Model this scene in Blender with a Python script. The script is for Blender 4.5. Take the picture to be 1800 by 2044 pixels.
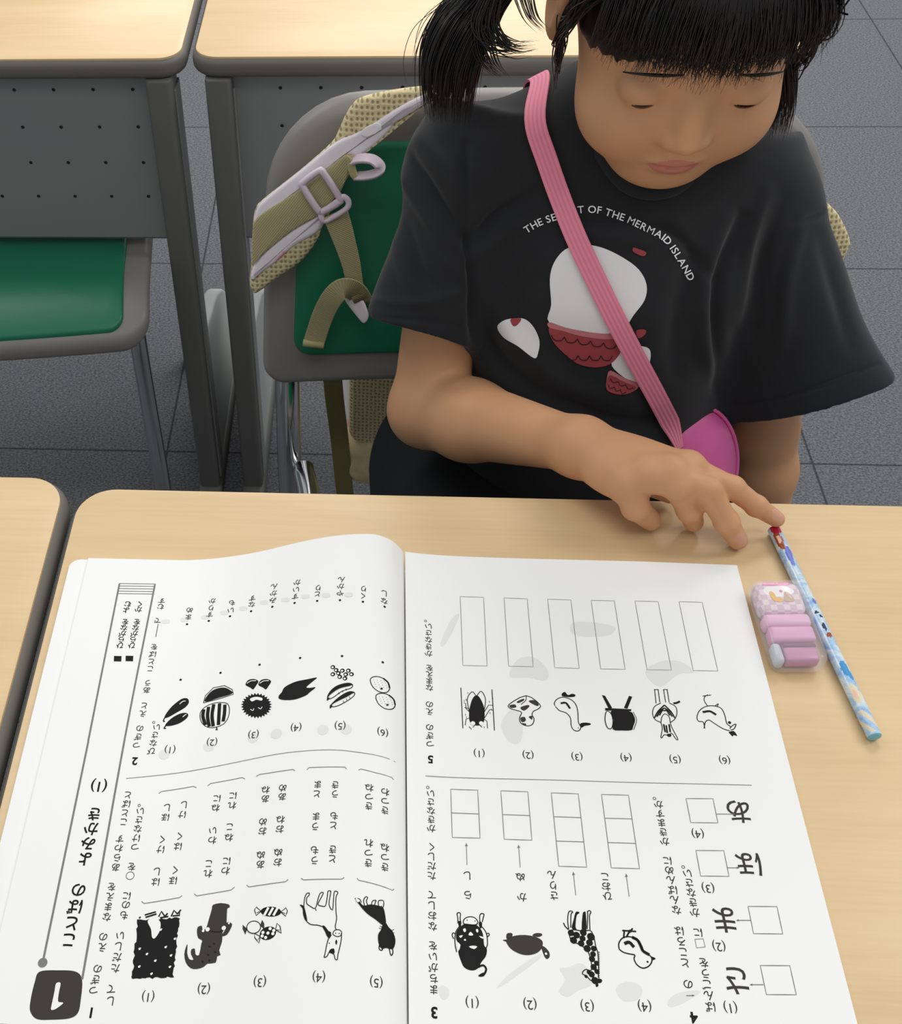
import bpy, bmesh, math, random
import numpy as np
from mathutils import Vector, Matrix
from mathutils.bvhtree import BVHTree
from mathutils.geometry import delaunay_2d_cdt

scene = bpy.context.scene
for o in list(bpy.data.objects):
    bpy.data.objects.remove(o)
COL = scene.collection
rng = random.Random(7)
D = 0.70                      # desk top height above the floor

# ------------------------------------------------------------------ camera
FPX, PPX, PPY = 2251.2346, 580.624, 985.2924
CAM = np.array([-0.02435, -0.46636, D + 0.5699])
_pitch, _yaw, _roll = 0.82639, -0.10069, 0.05258
_cp, _sp, _cy, _sy = math.cos(_pitch), math.sin(_pitch), math.cos(_yaw), math.sin(_yaw)
FW = np.array([_sy * _cp, _cy * _cp, -_sp])
_r0 = np.array([_cy, -_sy, 0.0])
_d0 = np.cross(FW, _r0)
RT = math.cos(_roll) * _r0 + math.sin(_roll) * _d0
DN = -math.sin(_roll) * _r0 + math.cos(_roll) * _d0
cd = bpy.data.cameras.new('camera')
cam = bpy.data.objects.new('camera', cd)
COL.objects.link(cam)
cd.sensor_fit = 'HORIZONTAL'
cd.sensor_width = 36.0
cd.lens = FPX * 36.0 / 1800.0
cd.shift_x = (900.0 - PPX) / 1800.0
cd.shift_y = (PPY - 1022.0) / 1800.0
cd.clip_start = 0.02
M = Matrix.Identity(4)
for i in range(3):
    M[i][0] = RT[i]; M[i][1] = -DN[i]; M[i][2] = -FW[i]; M[i][3] = CAM[i]
cam.matrix_world = M
scene.camera = cam

# ------------------------------------------------------------------ light
scene.view_settings.view_transform = 'Standard'
scene.view_settings.look = 'None'
scene.view_settings.exposure = 0.12
scene.view_settings.gamma = 1.0
w = bpy.data.worlds.new('room_light')
scene.world = w
w.use_nodes = True
bg = w.node_tree.nodes['Background']
bg.inputs[0].default_value = (0.93, 0.97, 1.0, 1)
bg.inputs[1].default_value = 0.40

def area(name, loc, rot, sx, sy, power, color=(1, 0.98, 0.95)):
    l = bpy.data.lights.new(name, 'AREA')
    l.shape = 'RECTANGLE'; l.size = sx; l.size_y = sy; l.energy = power; l.color = color
    o = bpy.data.objects.new(name, l); COL.objects.link(o)
    o.location = loc; o.rotation_euler = rot
    return o
area('ceiling_light', (0.5, 1.9, 2.55), (0, 0, 0), 1.3, 0.5, 29)
area('ceiling_light', (-1.5, 1.2, 2.55), (0, 0, 0), 1.3, 0.5, 14)
area('ceiling_light', (1.9, 0.6, 2.55), (0, 0, 0), 1.3, 0.5, 20)
area('ceiling_light', (0.1, -0.5, 2.55), (0, 0, 0), 1.6, 0.6, 7)
area('ceiling_light', (0.3, 4.1, 2.55), (0, 0, 0), 2.6, 0.9, 80)

# ------------------------------------------------------------------ helpers
def ray(px, py):
    return FW * FPX + RT * (px - PPX) + DN * (py - PPY)
def at_z(px, py, z):                     # point of the pixel's ray at height z
    v = ray(px, py); return CAM + (z - CAM[2]) / v[2] * v
def at_y(px, py, y):                     # ... at depth y
    v = ray(px, py); return CAM + (y - CAM[1]) / v[1] * v
def lin(c):
    return c / 12.92 if c <= 0.04045 else ((c + 0.055) / 1.055) ** 2.4
def rgb(r, g, b):
    return (lin(r / 255), lin(g / 255), lin(b / 255), 1)

class Nodes:
    def __init__(s, m):
        s.m = m; s.t = m.node_tree; s.b = s.t.nodes['Principled BSDF']
    def new(s, k, **kw):
        n = s.t.nodes.new(k)
        for a, v in kw.items(): setattr(n, a, v)
        return n
    def link(s, a, b): s.t.links.new(a, b)

def mat(name, col, rough=0.5, metal=0.0, spec=0.5, noise=None, bump=None, sheen=0, sss=0, coat=0, trans=0, ior=1.45):
    """noise=(scale, amount); bump=(scale, strength, distance)"""
    m = bpy.data.materials.new(name); m.use_nodes = True
    N = Nodes(m); b = N.b
    b.inputs['Base Color'].default_value = col
    b.inputs['Roughness'].default_value = rough
    b.inputs['Metallic'].default_value = metal
    b.inputs['Specular IOR Level'].default_value = spec
    b.inputs['IOR'].default_value = ior
    if sheen: b.inputs['Sheen Weight'].default_value = sheen
    if coat: b.inputs['Coat Weight'].default_value = coat
    if trans: b.inputs['Transmission Weight'].default_value = trans
    if sss:
        b.inputs['Subsurface Weight'].default_value = sss
        b.inputs['Subsurface Radius'].default_value = (0.012, 0.005, 0.003)
        b.inputs['Subsurface Scale'].default_value = 0.5
    if noise or bump:
        tc = N.new('ShaderNodeTexCoord')
    if noise:
        n = N.new('ShaderNodeTexNoise'); n.inputs['Scale'].default_value = noise[0]; n.inputs['Detail'].default_value = 5
        N.link(tc.outputs['Object'], n.inputs['Vector'])
        mx = N.new('ShaderNodeMix', data_type='RGBA')
        k = noise[1]
        mx.inputs[6].default_value = tuple(c * (1 - k) for c in col[:3]) + (1,)
        mx.inputs[7].default_value = tuple(min(1, c * (1 + k)) for c in col[:3]) + (1,)
        rp = N.new('ShaderNodeMapRange'); rp.inputs[1].default_value = 0.3; rp.inputs[2].default_value = 0.7
        N.link(n.outputs['Fac'], rp.inputs[0]); N.link(rp.outputs[0], mx.inputs[0])
        N.link(mx.outputs[2], b.inputs['Base Color'])
    if bump:
        n = N.new('ShaderNodeTexNoise'); n.inputs['Scale'].default_value = bump[0]; n.inputs['Detail'].default_value = 4
        N.link(tc.outputs['Object'], n.inputs['Vector'])
        bp = N.new('ShaderNodeBump'); bp.inputs['Strength'].default_value = bump[1]; bp.inputs['Distance'].default_value = bump[2]
        N.link(n.outputs['Fac'], bp.inputs['Height']); N.link(bp.outputs[0], b.inputs['Normal'])
    return m

def wood_mat():
    m = bpy.data.materials.new('maple_laminate'); m.use_nodes = True
    N = Nodes(m); b = N.b
    tc = N.new('ShaderNodeTexCoord')
    def streak(sx, sy, det, dist=0.0):
        mp = N.new('ShaderNodeMapping'); mp.inputs['Scale'].default_value = (sx, sy, 1)
        N.link(tc.outputs['Object'], mp.inputs['Vector'])
        n = N.new('ShaderNodeTexNoise'); n.inputs['Scale'].default_value = 1; n.inputs['Detail'].default_value = det
        n.inputs['Distortion'].default_value = dist
        N.link(mp.outputs[0], n.inputs['Vector']); return n.outputs['Fac']
    a = streak(4, 26, 4, 0.8); c = streak(14, 420, 2); d = streak(2.0, 5, 2, 0.5)
    mixf = N.new('ShaderNodeMath', operation='MULTIPLY_ADD'); mixf.inputs[1].default_value = 0.55
    N.link(a, mixf.inputs[0])
    m2 = N.new('ShaderNodeMath', operation='MULTIPLY'); m2.inputs[1].default_value = 0.25; N.link(c, m2.inputs[0])
    N.link(m2.outputs[0], mixf.inputs[2])
    m3 = N.new('ShaderNodeMath', operation='MULTIPLY_ADD'); m3.inputs[1].default_value = 0.3
    N.link(d, m3.inputs[0]); N.link(mixf.outputs[0], m3.inputs[2])
    r = N.new('ShaderNodeValToRGB')
    r.color_ramp.elements[0].position = 0.28; r.color_ramp.elements[0].color = rgb(204, 173, 127)
    r.color_ramp.elements[1].position = 0.80; r.color_ramp.elements[1].color = rgb(225, 197, 154)
    e = r.color_ramp.elements.new(0.53); e.color = rgb(217, 187, 142)
    N.link(m3.outputs[0], r.inputs[0]); N.link(r.outputs[0], b.inputs['Base Color'])
    b.inputs['Roughness'].default_value = 0.36
    b.inputs['Specular IOR Level'].default_value = 0.45
    return m

def carpet_mat():
    m = bpy.data.materials.new('carpet_tile'); m.use_nodes = True
    N = Nodes(m); b = N.b
    tc = N.new('ShaderNodeTexCoord')
    n1 = N.new('ShaderNodeTexNoise'); n1.inputs['Scale'].default_value = 330; n1.inputs['Detail'].default_value = 6; n1.inputs['Roughness'].default_value = 0.75
    mp = N.new('ShaderNodeMapping'); mp.inputs['Scale'].default_value = (0.7, 1, 1)
    N.link(tc.outputs['Object'], mp.inputs['Vector']); N.link(mp.outputs[0], n1.inputs['Vector'])
    r = N.new('ShaderNodeValToRGB')
    r.color_ramp.elements[0].position = 0.33; r.color_ramp.elements[0].color = rgb(50, 51, 54)
    r.color_ramp.elements[1].position = 0.68; r.color_ramp.elements[1].color = rgb(130, 131, 135)
    N.link(n1.outputs['Fac'], r.inputs[0])
    br = N.new('ShaderNodeTexBrick'); br.offset = 0; br.squash = 1
    br.inputs['Scale'].default_value = 1; br.inputs['Brick Width'].default_value = 0.5; br.inputs['Row Height'].default_value = 0.5
    br.inputs['Mortar Size'].default_value = 0.0022; br.inputs['Mortar Smooth'].default_value = 0.4
    mp2 = N.new('ShaderNodeMapping'); mp2.inputs['Location'].default_value = (-0.155, 0.217, 0)
    N.link(tc.outputs['Object'], mp2.inputs['Vector']); N.link(mp2.outputs[0], br.inputs['Vector'])
    mx = N.new('ShaderNodeMix', data_type='RGBA')
    mx.inputs[7].default_value = rgb(38, 39, 42)
    mul = N.new('ShaderNodeMath', operation='MULTIPLY'); mul.inputs[1].default_value = 0.7
    N.link(br.outputs['Fac'], mul.inputs[0]); N.link(mul.outputs[0], mx.inputs[0])
    N.link(r.outputs[0], mx.inputs[6]); N.link(mx.outputs[2], b.inputs['Base Color'])
    bp = N.new('ShaderNodeBump'); bp.inputs['Strength'].default_value = 0.35; bp.inputs['Distance'].default_value = 0.002
    N.link(n1.outputs['Fac'], bp.inputs['Height']); N.link(bp.outputs[0], b.inputs['Normal'])
    b.inputs['Roughness'].default_value = 0.95; b.inputs['Specular IOR Level'].default_value = 0.15
    return m

def mesh_net_mat(name, c_thread, c_hole, scale):
    """woven air-mesh: light threads round rows of small dark holes"""
    m = bpy.data.materials.new(name); m.use_nodes = True
    N = Nodes(m); b = N.b
    tc = N.new('ShaderNodeTexCoord')
    mp = N.new('ShaderNodeMapping'); mp.inputs['Scale'].default_value = (scale, scale, scale)
    mp.inputs['Rotation'].default_value = (math.pi / 2, 0, 0)
    N.link(tc.outputs['Object'], mp.inputs['Vector'])
    v = N.new('ShaderNodeTexVoronoi', voronoi_dimensions='2D'); v.inputs['Scale'].default_value = 1; v.inputs['Randomness'].default_value = 0.25
    N.link(mp.outputs[0], v.inputs['Vector'])
    r = N.new('ShaderNodeValToRGB')
    r.color_ramp.elements[0].position = 0.22; r.color_ramp.elements[0].color = c_hole
    r.color_ramp.elements[1].position = 0.36; r.color_ramp.elements[1].color = c_thread
    N.link(v.outputs['Distance'], r.inputs[0]); N.link(r.outputs[0], b.inputs['Base Color'])
    bp = N.new('ShaderNodeBump'); bp.inputs['Strength'].default_value = 0.5; bp.inputs['Distance'].default_value = 0.002
    N.link(v.outputs['Distance'], bp.inputs['Height']); N.link(bp.outputs[0], b.inputs['Normal'])
    b.inputs['Roughness'].default_value = 0.85
    return m

def ribbed_mat(name, col, per_m, axis='U', dark=0.72, rough=0.75, use_uv=True, turn=None):
    """woven webbing: fine cross ribs along the UV v-axis"""
    m = bpy.data.materials.new(name); m.use_nodes = True
    N = Nodes(m); b = N.b
    tc = N.new('ShaderNodeTexCoord')
    wv = N.new('ShaderNodeTexWave', wave_type='BANDS', bands_direction='X' if axis == 'U' else 'Y')
    wv.inputs['Scale'].default_value = per_m
    if turn is None: N.link(tc.outputs['UV' if use_uv else 'Object'], wv.inputs['Vector'])
    else:
        mp = N.new('ShaderNodeMapping'); mp.inputs['Rotation'].default_value = turn
        N.link(tc.outputs['Object'], mp.inputs['Vector']); N.link(mp.outputs[0], wv.inputs['Vector'])
    r = N.new('ShaderNodeValToRGB')
    r.color_ramp.elements[0].position = 0.15; r.color_ramp.elements[0].color = tuple(c * dark for c in col[:3]) + (1,)
    r.color_ramp.elements[1].position = 0.6; r.color_ramp.elements[1].color = col
    N.link(wv.outputs['Fac'], r.inputs[0]); N.link(r.outputs[0], b.inputs['Base Color'])
    bp = N.new('ShaderNodeBump'); bp.inputs['Strength'].default_value = 0.4; bp.inputs['Distance'].default_value = 0.0006
    N.link(wv.outputs['Fac'], bp.inputs['Height']); N.link(bp.outputs[0], b.inputs['Normal'])
    b.inputs['Roughness'].default_value = rough
    return m

class MB:
    """collects geometry (world coordinates) for one mesh object"""
    def __init__(s): s.v = []; s.f = []; s.mi = []; s.uv = {}
    def add(s, verts, faces, mi=0, uv=None):
        n = len(s.v)
        s.v.extend([tuple(map(float, p)) for p in verts])
        for f in faces:
            s.f.append(tuple(i + n for i in f)); s.mi.append(mi)
        if uv is not None:
            for i, t in enumerate(uv): s.uv[n + i] = t
        return s
    def build(s, name, mats, parent=None, smooth=True, angle=None):
        me = bpy.data.meshes.new(name)
        off = Vector((0, 0, 0))
        o = bpy.data.objects.new(name, me)
        if parent is not None:
            off = world_loc(parent); o.parent = parent
        me.from_pydata([(p[0] - off[0], p[1] - off[1], p[2] - off[2]) for p in s.v], [], s.f)
        if not isinstance(mats, (list, tuple)): mats = [mats]
        for m in mats: me.materials.append(m)
        me.polygons.foreach_set('material_index', s.mi)
        if s.uv:
            ul = me.uv_layers.new(name='UVMap')
            for l in me.loops:
                ul.data[l.index].uv = s.uv.get(l.vertex_index, (0, 0))
        me.validate(clean_customdata=False)
        if smooth:
            me.polygons.foreach_set('use_smooth', [True] * len(me.polygons))
            if angle is not None: me.set_sharp_from_angle(angle=math.radians(angle))
        me.update()
        COL.objects.link(o)
        return o

def world_loc(o):
    p = Vector((0, 0, 0))
    while o is not None:
        p += Vector(o.location); o = o.parent
    return p

def thing(name, label, cat, loc=(0, 0, 0), group=None):
    o = bpy.data.objects.new(name, None); COL.objects.link(o)
    o.empty_display_size = 0.05
    o.location = loc; o['label'] = label; o['category'] = cat
    if group: o['group'] = group
    return o

def copy_thing(root, loc, rz, label, group=None):
    r = root.copy(); COL.objects.link(r); r.location = loc; r.rotation_euler = (0, 0, rz); r['label'] = label
    if group: r['group'] = group
    for ch in [c for c in bpy.data.objects if c.parent is root]:
        c = ch.copy(); COL.objects.link(c); c.parent = r
        for g in [q for q in bpy.data.objects if q.parent is ch]:
            d = g.copy(); COL.objects.link(d); d.parent = c
    return r

def crom(pts, n=8, closed=False):
    P = [np.array(p, float) for p in pts]; out = []
    m = len(P)
    if m < 3 and not closed:
        return [P[0] + (P[1] - P[0]) * i / n for i in range(n + 1)]
    for i in range(m if closed else m - 1):
        if closed: a, b, c, d = P[(i - 1) % m], P[i], P[(i + 1) % m], P[(i + 2) % m]
        else:
            b, c = P[i], P[i + 1]
            a = P[i - 1] if i > 0 else 2 * b - c
            d = P[i + 2] if i + 2 < m else 2 * c - b
        for k in range(n):
            t = k / n
            out.append(0.5 * ((2 * b) + (c - a) * t + (2 * a - 5 * b + 4 * c - d) * t * t + (-a + 3 * b - 3 * c + d) * t ** 3))
    if not closed: out.append(P[-1])
    return out

def frames(pts, up=None):
    """tangent/normal/binormal by parallel transport"""
    P = [np.array(p, float) for p in pts]; T = []
    for i in range(len(P)):
        a = P[max(i - 1, 0)]; b = P[min(i + 1, len(P) - 1)]
        t = b - a; T.append(t / (np.linalg.norm(t) + 1e-12))
    u = np.array(up if up is not None else ((0, 0, 1) if abs(T[0][2]) < 0.9 else (1, 0, 0)), float)
    out = []
    for t in T:
        u = u - t * np.dot(u, t); u = u / (np.linalg.norm(u) + 1e-12)
        out.append((t, u, np.cross(t, u)))
    return out

def tube(mb, pts, r, n=10, mi=0, caps=True, closed=False):
    P = [np.array(p, float) for p in pts]
    if closed: P = P + [P[0]]
    F = frames(P); R = r if hasattr(r, '__len__') else [r] * len(P)
    V = []; Fc = []
    for p, (t, u, b), rr in zip(P, F, R):
        for k in range(n):
            a = 2 * math.pi * k / n
            V.append(p + rr * (math.cos(a) * u + math.sin(a) * b))
    m = len(P)
    for i in range(m - 1):
        for k in range(n):
            Fc.append((i * n + k, i * n + (k + 1) % n, (i + 1) * n + (k + 1) % n, (i + 1) * n + k))
    if caps and not closed:
        Fc.append(tuple(range(n - 1, -1, -1))); Fc.append(tuple((m - 1) * n + k for k in range(n)))
    mb.add(V, Fc, mi)

def bm_add(mb, bm, mi=0):
    bm.verts.ensure_lookup_table()
    mb.add([v.co[:] for v in bm.verts], [[v.index for v in f.verts] for f in bm.faces], mi)
    bm.free()

def rbox(mb, c, s, r=0.004, seg=3, mi=0, rot=None):
    bm = bmesh.new(); bmesh.ops.create_cube(bm, size=1)
    for v in bm.verts: v.co = Vector((v.co.x * s[0], v.co.y * s[1], v.co.z * s[2]))
    if r > 0:
        bmesh.ops.bevel(bm, geom=list(bm.edges), offset=min(r, min(s) * 0.49), segments=seg, affect='EDGES', profile=0.5)
    bm.verts.index_update()
    for v in bm.verts:
        co = v.co
        if rot is not None: co = rot @ co
        v.co = co + Vector(c)
    bm_add(mb, bm, mi)

def rrect(x0, x1, y0, y1, r, n=8):
    """rounded rectangle outline, ccw; r one radius or four (x1y1, x0y1, x0y0, x1y0)"""
    if not hasattr(r, '__len__'): r = [r] * 4
    out = []
    for (cx, cy, a0, rr) in ((x1, y1, 0, r[0]), (x0, y1, 90, r[1]), (x0, y0, 180, r[2]), (x1, y0, 270, r[3])):
        sx = 1 if cx == x1 else -1; sy = 1 if cy == y1 else -1
        for k in range(n + 1):
            a = math.radians(a0 + 90 * k / n)
            out.append((cx - sx * rr + rr * math.cos(a), cy - sy * rr + rr * math.sin(a)))
    return out

def inset(poly, d):
    """move a ccw outline inwards by d"""
    P = [np.array(p, float) for p in poly]; n = len(P); out = []
    for i in range(n):
        a, b, c = P[i - 1], P[i], P[(i + 1) % n]
        e1 = b - a; e2 = c - b
        e1 /= np.linalg.norm(e1) + 1e-12; e2 /= np.linalg.norm(e2) + 1e-12
        n1 = np.array((-e1[1], e1[0])); n2 = np.array((-e2[1], e2[0])); m = n1 + n2
        m /= max(np.dot(m, n1), 0.25)
        out.append(tuple(b + m * d))
    return out

def dens(poly, step=0.012):
    out = []
    for i in range(len(poly)):
        a = np.array(poly[i], float); b = np.array(poly[(i + 1) % len(poly)], float)
        k = max(1, int(np.linalg.norm(b - a) / step))
        out += [tuple(a + (b - a) * j / k) for j in range(k)]
    return out

def slab(mb, poly, mapf, t0, t1, edge=0.003, mi=0, seg=3, dome=0.0, rings=0):
    """extrude a ccw outline between heights t0 < t1 with rounded edges; mapf(u, v, t) -> point.
       rings > 0 adds inner loops shrinking to the centroid, dome raises the middle of the t1 face"""
    loops = []
    bot = inset(poly, edge); cb = np.mean(np.array(bot), axis=0)
    for k in range(rings, 0, -1):
        s = 1 - k / (rings + 0.35)
        loops.append(([tuple(cb + (np.array(p) - cb) * s) for p in bot], t0))
    for k in range(seg + 1):
        a = math.pi / 2 * k / seg
        loops.append((inset(poly, edge * (1 - math.sin(a))), t0 + edge * (1 - math.cos(a))))
    for k in range(seg + 1):
        a = math.pi / 2 * k / seg
        loops.append((inset(poly, edge * (1 - math.cos(a))), t1 - edge * (1 - math.sin(a))))
    top = loops[-1][0]; c = np.mean(np.array(top), axis=0)
    for k in range(1, rings + 1):
        s = 1 - k / (rings + 0.35)
        loops.append(([tuple(c + (np.array(p) - c) * s) for p in top], t1 + dome * (1 - s * s)))
    n = len(poly); V = []; F = []
    for lp, t in loops:
        for (u, v) in lp: V.append(mapf(u, v, t))
    for i in range(len(loops) - 1):
        for k in range(n):
            F.append((i * n + k, i * n + (k + 1) % n, (i + 1) * n + (k + 1) % n, (i + 1) * n + k))
    F.append(tuple(range(n - 1, -1, -1)))
    m = (len(loops) - 1) * n
    F.append(tuple(m + k for k in range(n)))
    mb.add(V, F, mi)

def ribbon(mb, pts, width, normals, thick=0.0015, mi=0):
    """flat strap along pts; normals = face normal(s); UV: u along length in metres, v across 0..1"""
    P = [np.array(p, float) for p in pts]; n = len(P)
    if not isinstance(normals, list): normals = [np.array(normals, float)] * n
    W = width if hasattr(width, '__len__') else [width] * n
    V = []; UV = []; F = []; s = 0
    for i in range(n):
        t = P[min(i + 1, n - 1)] - P[max(i - 1, 0)]; t /= np.linalg.norm(t) + 1e-12
        nn = np.array(normals[i], float); nn = nn - t * np.dot(nn, t); nn /= np.linalg.norm(nn) + 1e-12
        b = np.cross(nn, t)
        if i: s += np.linalg.norm(P[i] - P[i - 1])
        for (a, c, v) in ((-0.5, -1, 0), (-0.5, 1, 0), (-0.46, 1.0, .04), (-.17, 1.15, .33), (.17, 1.15, .67), (0.46, 1.0, .96), (0.5, 1, 1), (0.5, -1, 1)):
            V.append(P[i] + b * a * W[i] + nn * c * thick * 0.5); UV.append((s, v))
    for i in range(n - 1):
        for k in range(8):
            F.append((i * 8 + k, (i + 1) * 8 + k, (i + 1) * 8 + (k + 1) % 8, i * 8 + (k + 1) % 8))
    F.append(tuple(range(8))); F.append(tuple((n - 1) * 8 + k for k in range(7, -1, -1)))
    mb.add(V, F, mi, UV)

# ---- signed-distance modelling (numpy surface nets) for the body and the cloth
def norm(a): return np.sqrt((a * a).sum(-1))
def s_cone(P, a, b, ra, rb):
    a = np.array(a, np.float32); b = np.array(b, np.float32); ab = b - a
    t = np.clip(((P - a) @ ab) / max(float(ab @ ab), 1e-9), 0, 1)
    return norm(P - a - t[:, None] * ab) - (ra + t * (rb - ra))
def s_ell(P, c, r, R=None):
    q = P - np.array(c, np.float32)
    if R is not None: q = q @ np.array(R, np.float32)
    r = np.array(r, np.float32)
    k0 = norm(q / r); k1 = norm(q / (r * r))
    return k0 * (k0 - 1) / np.maximum(k1, 1e-6)
def smin(a, b, k):
    h = np.clip(0.5 + 0.5 * (b - a) / k, 0, 1)
    return b + (a - b) * h - k * h * (1 - h)
def smax(a, b, k): return -smin(-a, -b, k)

def sdf_mesh(f, lo, hi, h, B=8):
    lo = np.array(lo, np.float32); hi = np.array(hi, np.float32)
    nb = np.ceil((hi - lo) / (h * B)).astype(int)
    I = np.stack(np.meshgrid(*[np.arange(n) for n in nb], indexing='ij'), -1).reshape(-1, 3)
    cen = lo + (I + 0.5) * (h * B)
    d = np.concatenate([f(cen[i:i + 150000].astype(np.float32)) for i in range(0, len(cen), 150000)])
    I = I[np.abs(d) < B * h * 1.25 + 2 * h]
    off = np.stack(np.meshgrid(*[np.arange(B + 1)] * 3, indexing='ij'), -1).reshape(-1, 3)
    vals = np.empty((len(I), (B + 1) ** 3), np.float32)
    step = 300
    for i in range(0, len(I), step):
        g = (I[i:i + step, None, :] * B + off[None]).reshape(-1, 3)
        vals[i:i + step] = f((lo + g * h).astype(np.float32)).reshape(-1, (B + 1) ** 3)
    V = vals.reshape(-1, B + 1, B + 1, B + 1)
    ins = V < 0
    c0 = [(0, 0, 0), (1, 0, 0), (0, 1, 0), (1, 1, 0), (0, 0, 1), (1, 0, 1), (0, 1, 1), (1, 1, 1)]
    sl = lambda A, c: A[:, c[0]:c[0] + B, c[1]:c[1] + B, c[2]:c[2] + B]
    cnt = sum(sl(ins, c).astype(np.int8) for c in c0)
    act = (cnt > 0) & (cnt < 8)
    bi, ci, cj, ck = np.nonzero(act)
    acc = np.zeros((len(bi), 3)); num = np.zeros(len(bi))
    for x in range(8):
        for ax in range(3):
            if c0[x][ax]: continue
            y = list(c0[x]); y[ax] = 1
            va = V[bi, ci + c0[x][0], cj + c0[x][1], ck + c0[x][2]]; vb = V[bi, ci + y[0], cj + y[1], ck + y[2]]
            m = (va < 0) != (vb < 0)
            t = np.where(m, va / np.where(m, va - vb, 1), 0)
            p = np.array(c0[x], float)[None].repeat(len(bi), 0); p[:, ax] += t
            acc[m] += p[m]; num[m] += 1
    G = I[bi] * B + np.stack([ci, cj, ck], -1)
    verts = lo + (G + acc / num[:, None]) * h
    NN = nb * B + 4
    key = lambda g: ((g[:, 0].astype(np.int64) + 1) * NN[1] + g[:, 1] + 1) * NN[2] + g[:, 2] + 1
    K = key(G); order = np.argsort(K); Ks = K[order]
    quads = []
    for ax in range(3):
        a = ins[:, :B, :B, :B]; s = [slice(0, B)] * 3; s[ax] = slice(1, B + 1)
        b = ins[:, s[0], s[1], s[2]]
        e = a != b
        q = np.nonzero(e)
        g = I[q[0]] * B + np.stack(q[1:], -1)
        sign = a[q]
        u, v = (ax + 1) % 3, (ax + 2) % 3
        ids = []
        ok = np.ones(len(g), bool)
        for (du, dv) in ((-1, -1), (0, -1), (0, 0), (-1, 0)):
            gg = g.copy(); gg[:, u] += du; gg[:, v] += dv
            kk = key(gg); pos = np.clip(np.searchsorted(Ks, kk), 0, len(Ks) - 1)
            ok &= Ks[pos] == kk; ids.append(order[pos])
        Q = np.stack(ids, -1)
        Q[~sign] = Q[~sign][:, ::-1]
        quads.append(Q[ok])
    return verts, np.concatenate(quads)

def np_object(name, verts, quads, mats, parent, mi=None):
    me = bpy.data.meshes.new(name)
    o = bpy.data.objects.new(name, me)
    off = np.array(world_loc(parent)) if parent is not None else np.zeros(3)
    if parent is not None: o.parent = parent
    me.vertices.add(len(verts)); me.vertices.foreach_set('co', (verts - off).astype(np.float32).ravel())
    n = len(quads)
    me.loops.add(n * 4); me.loops.foreach_set('vertex_index', quads.astype(np.int32).ravel())
    me.polygons.add(n); me.polygons.foreach_set('loop_start', np.arange(n, dtype=np.int32) * 4)
    for m in (mats if isinstance(mats, (list, tuple)) else [mats]): me.materials.append(m)
    if mi is not None: me.polygons.foreach_set('material_index', mi.astype(np.int32))
    me.polygons.foreach_set('use_smooth', np.ones(n, bool))
    me.update(calc_edges=True); me.validate()
    COL.objects.link(o)
    return o

# ------------------------------------------------------------------ materials
WOOD = wood_mat()
TRIM = mat('grey_edge_trim', rgb(110, 106, 100), 0.55, bump=(500, 0.15, 0.0005))
LEG = mat('grey_leg_cover', rgb(98, 98, 95), 0.5)
PANEL = mat('grey_modesty_panel', rgb(138, 140, 139), 0.5)
HOLE = mat('dark_hole', rgb(30, 30, 30), 0.8)
LIGHTLEG = mat('pale_grey_metal', rgb(206, 209, 207), 0.4)
SHELL = mat('grey_plastic_shell', rgb(128, 125, 121), 0.42, bump=(900, 0.1, 0.0003))
VINYL = mat('green_vinyl', rgb(24, 112, 84), 0.38, bump=(700, 0.18, 0.0004))
CHROME = mat('chrome', (0.75, 0.75, 0.76, 1), 0.12, 1.0)
RUBBER = mat('black_rubber', rgb(30, 30, 30), 0.7)

# ------------------------------------------------------------------ structure
mb = MB(); mb.add([(-2.6, -1.6, 0), (2.8, -1.6, 0), (2.8, 4.2, 0), (-2.6, 4.2, 0)], [(0, 1, 2, 3)])
fl = mb.build('floor', carpet_mat(), smooth=False); fl['kind'] = 'structure'

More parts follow.
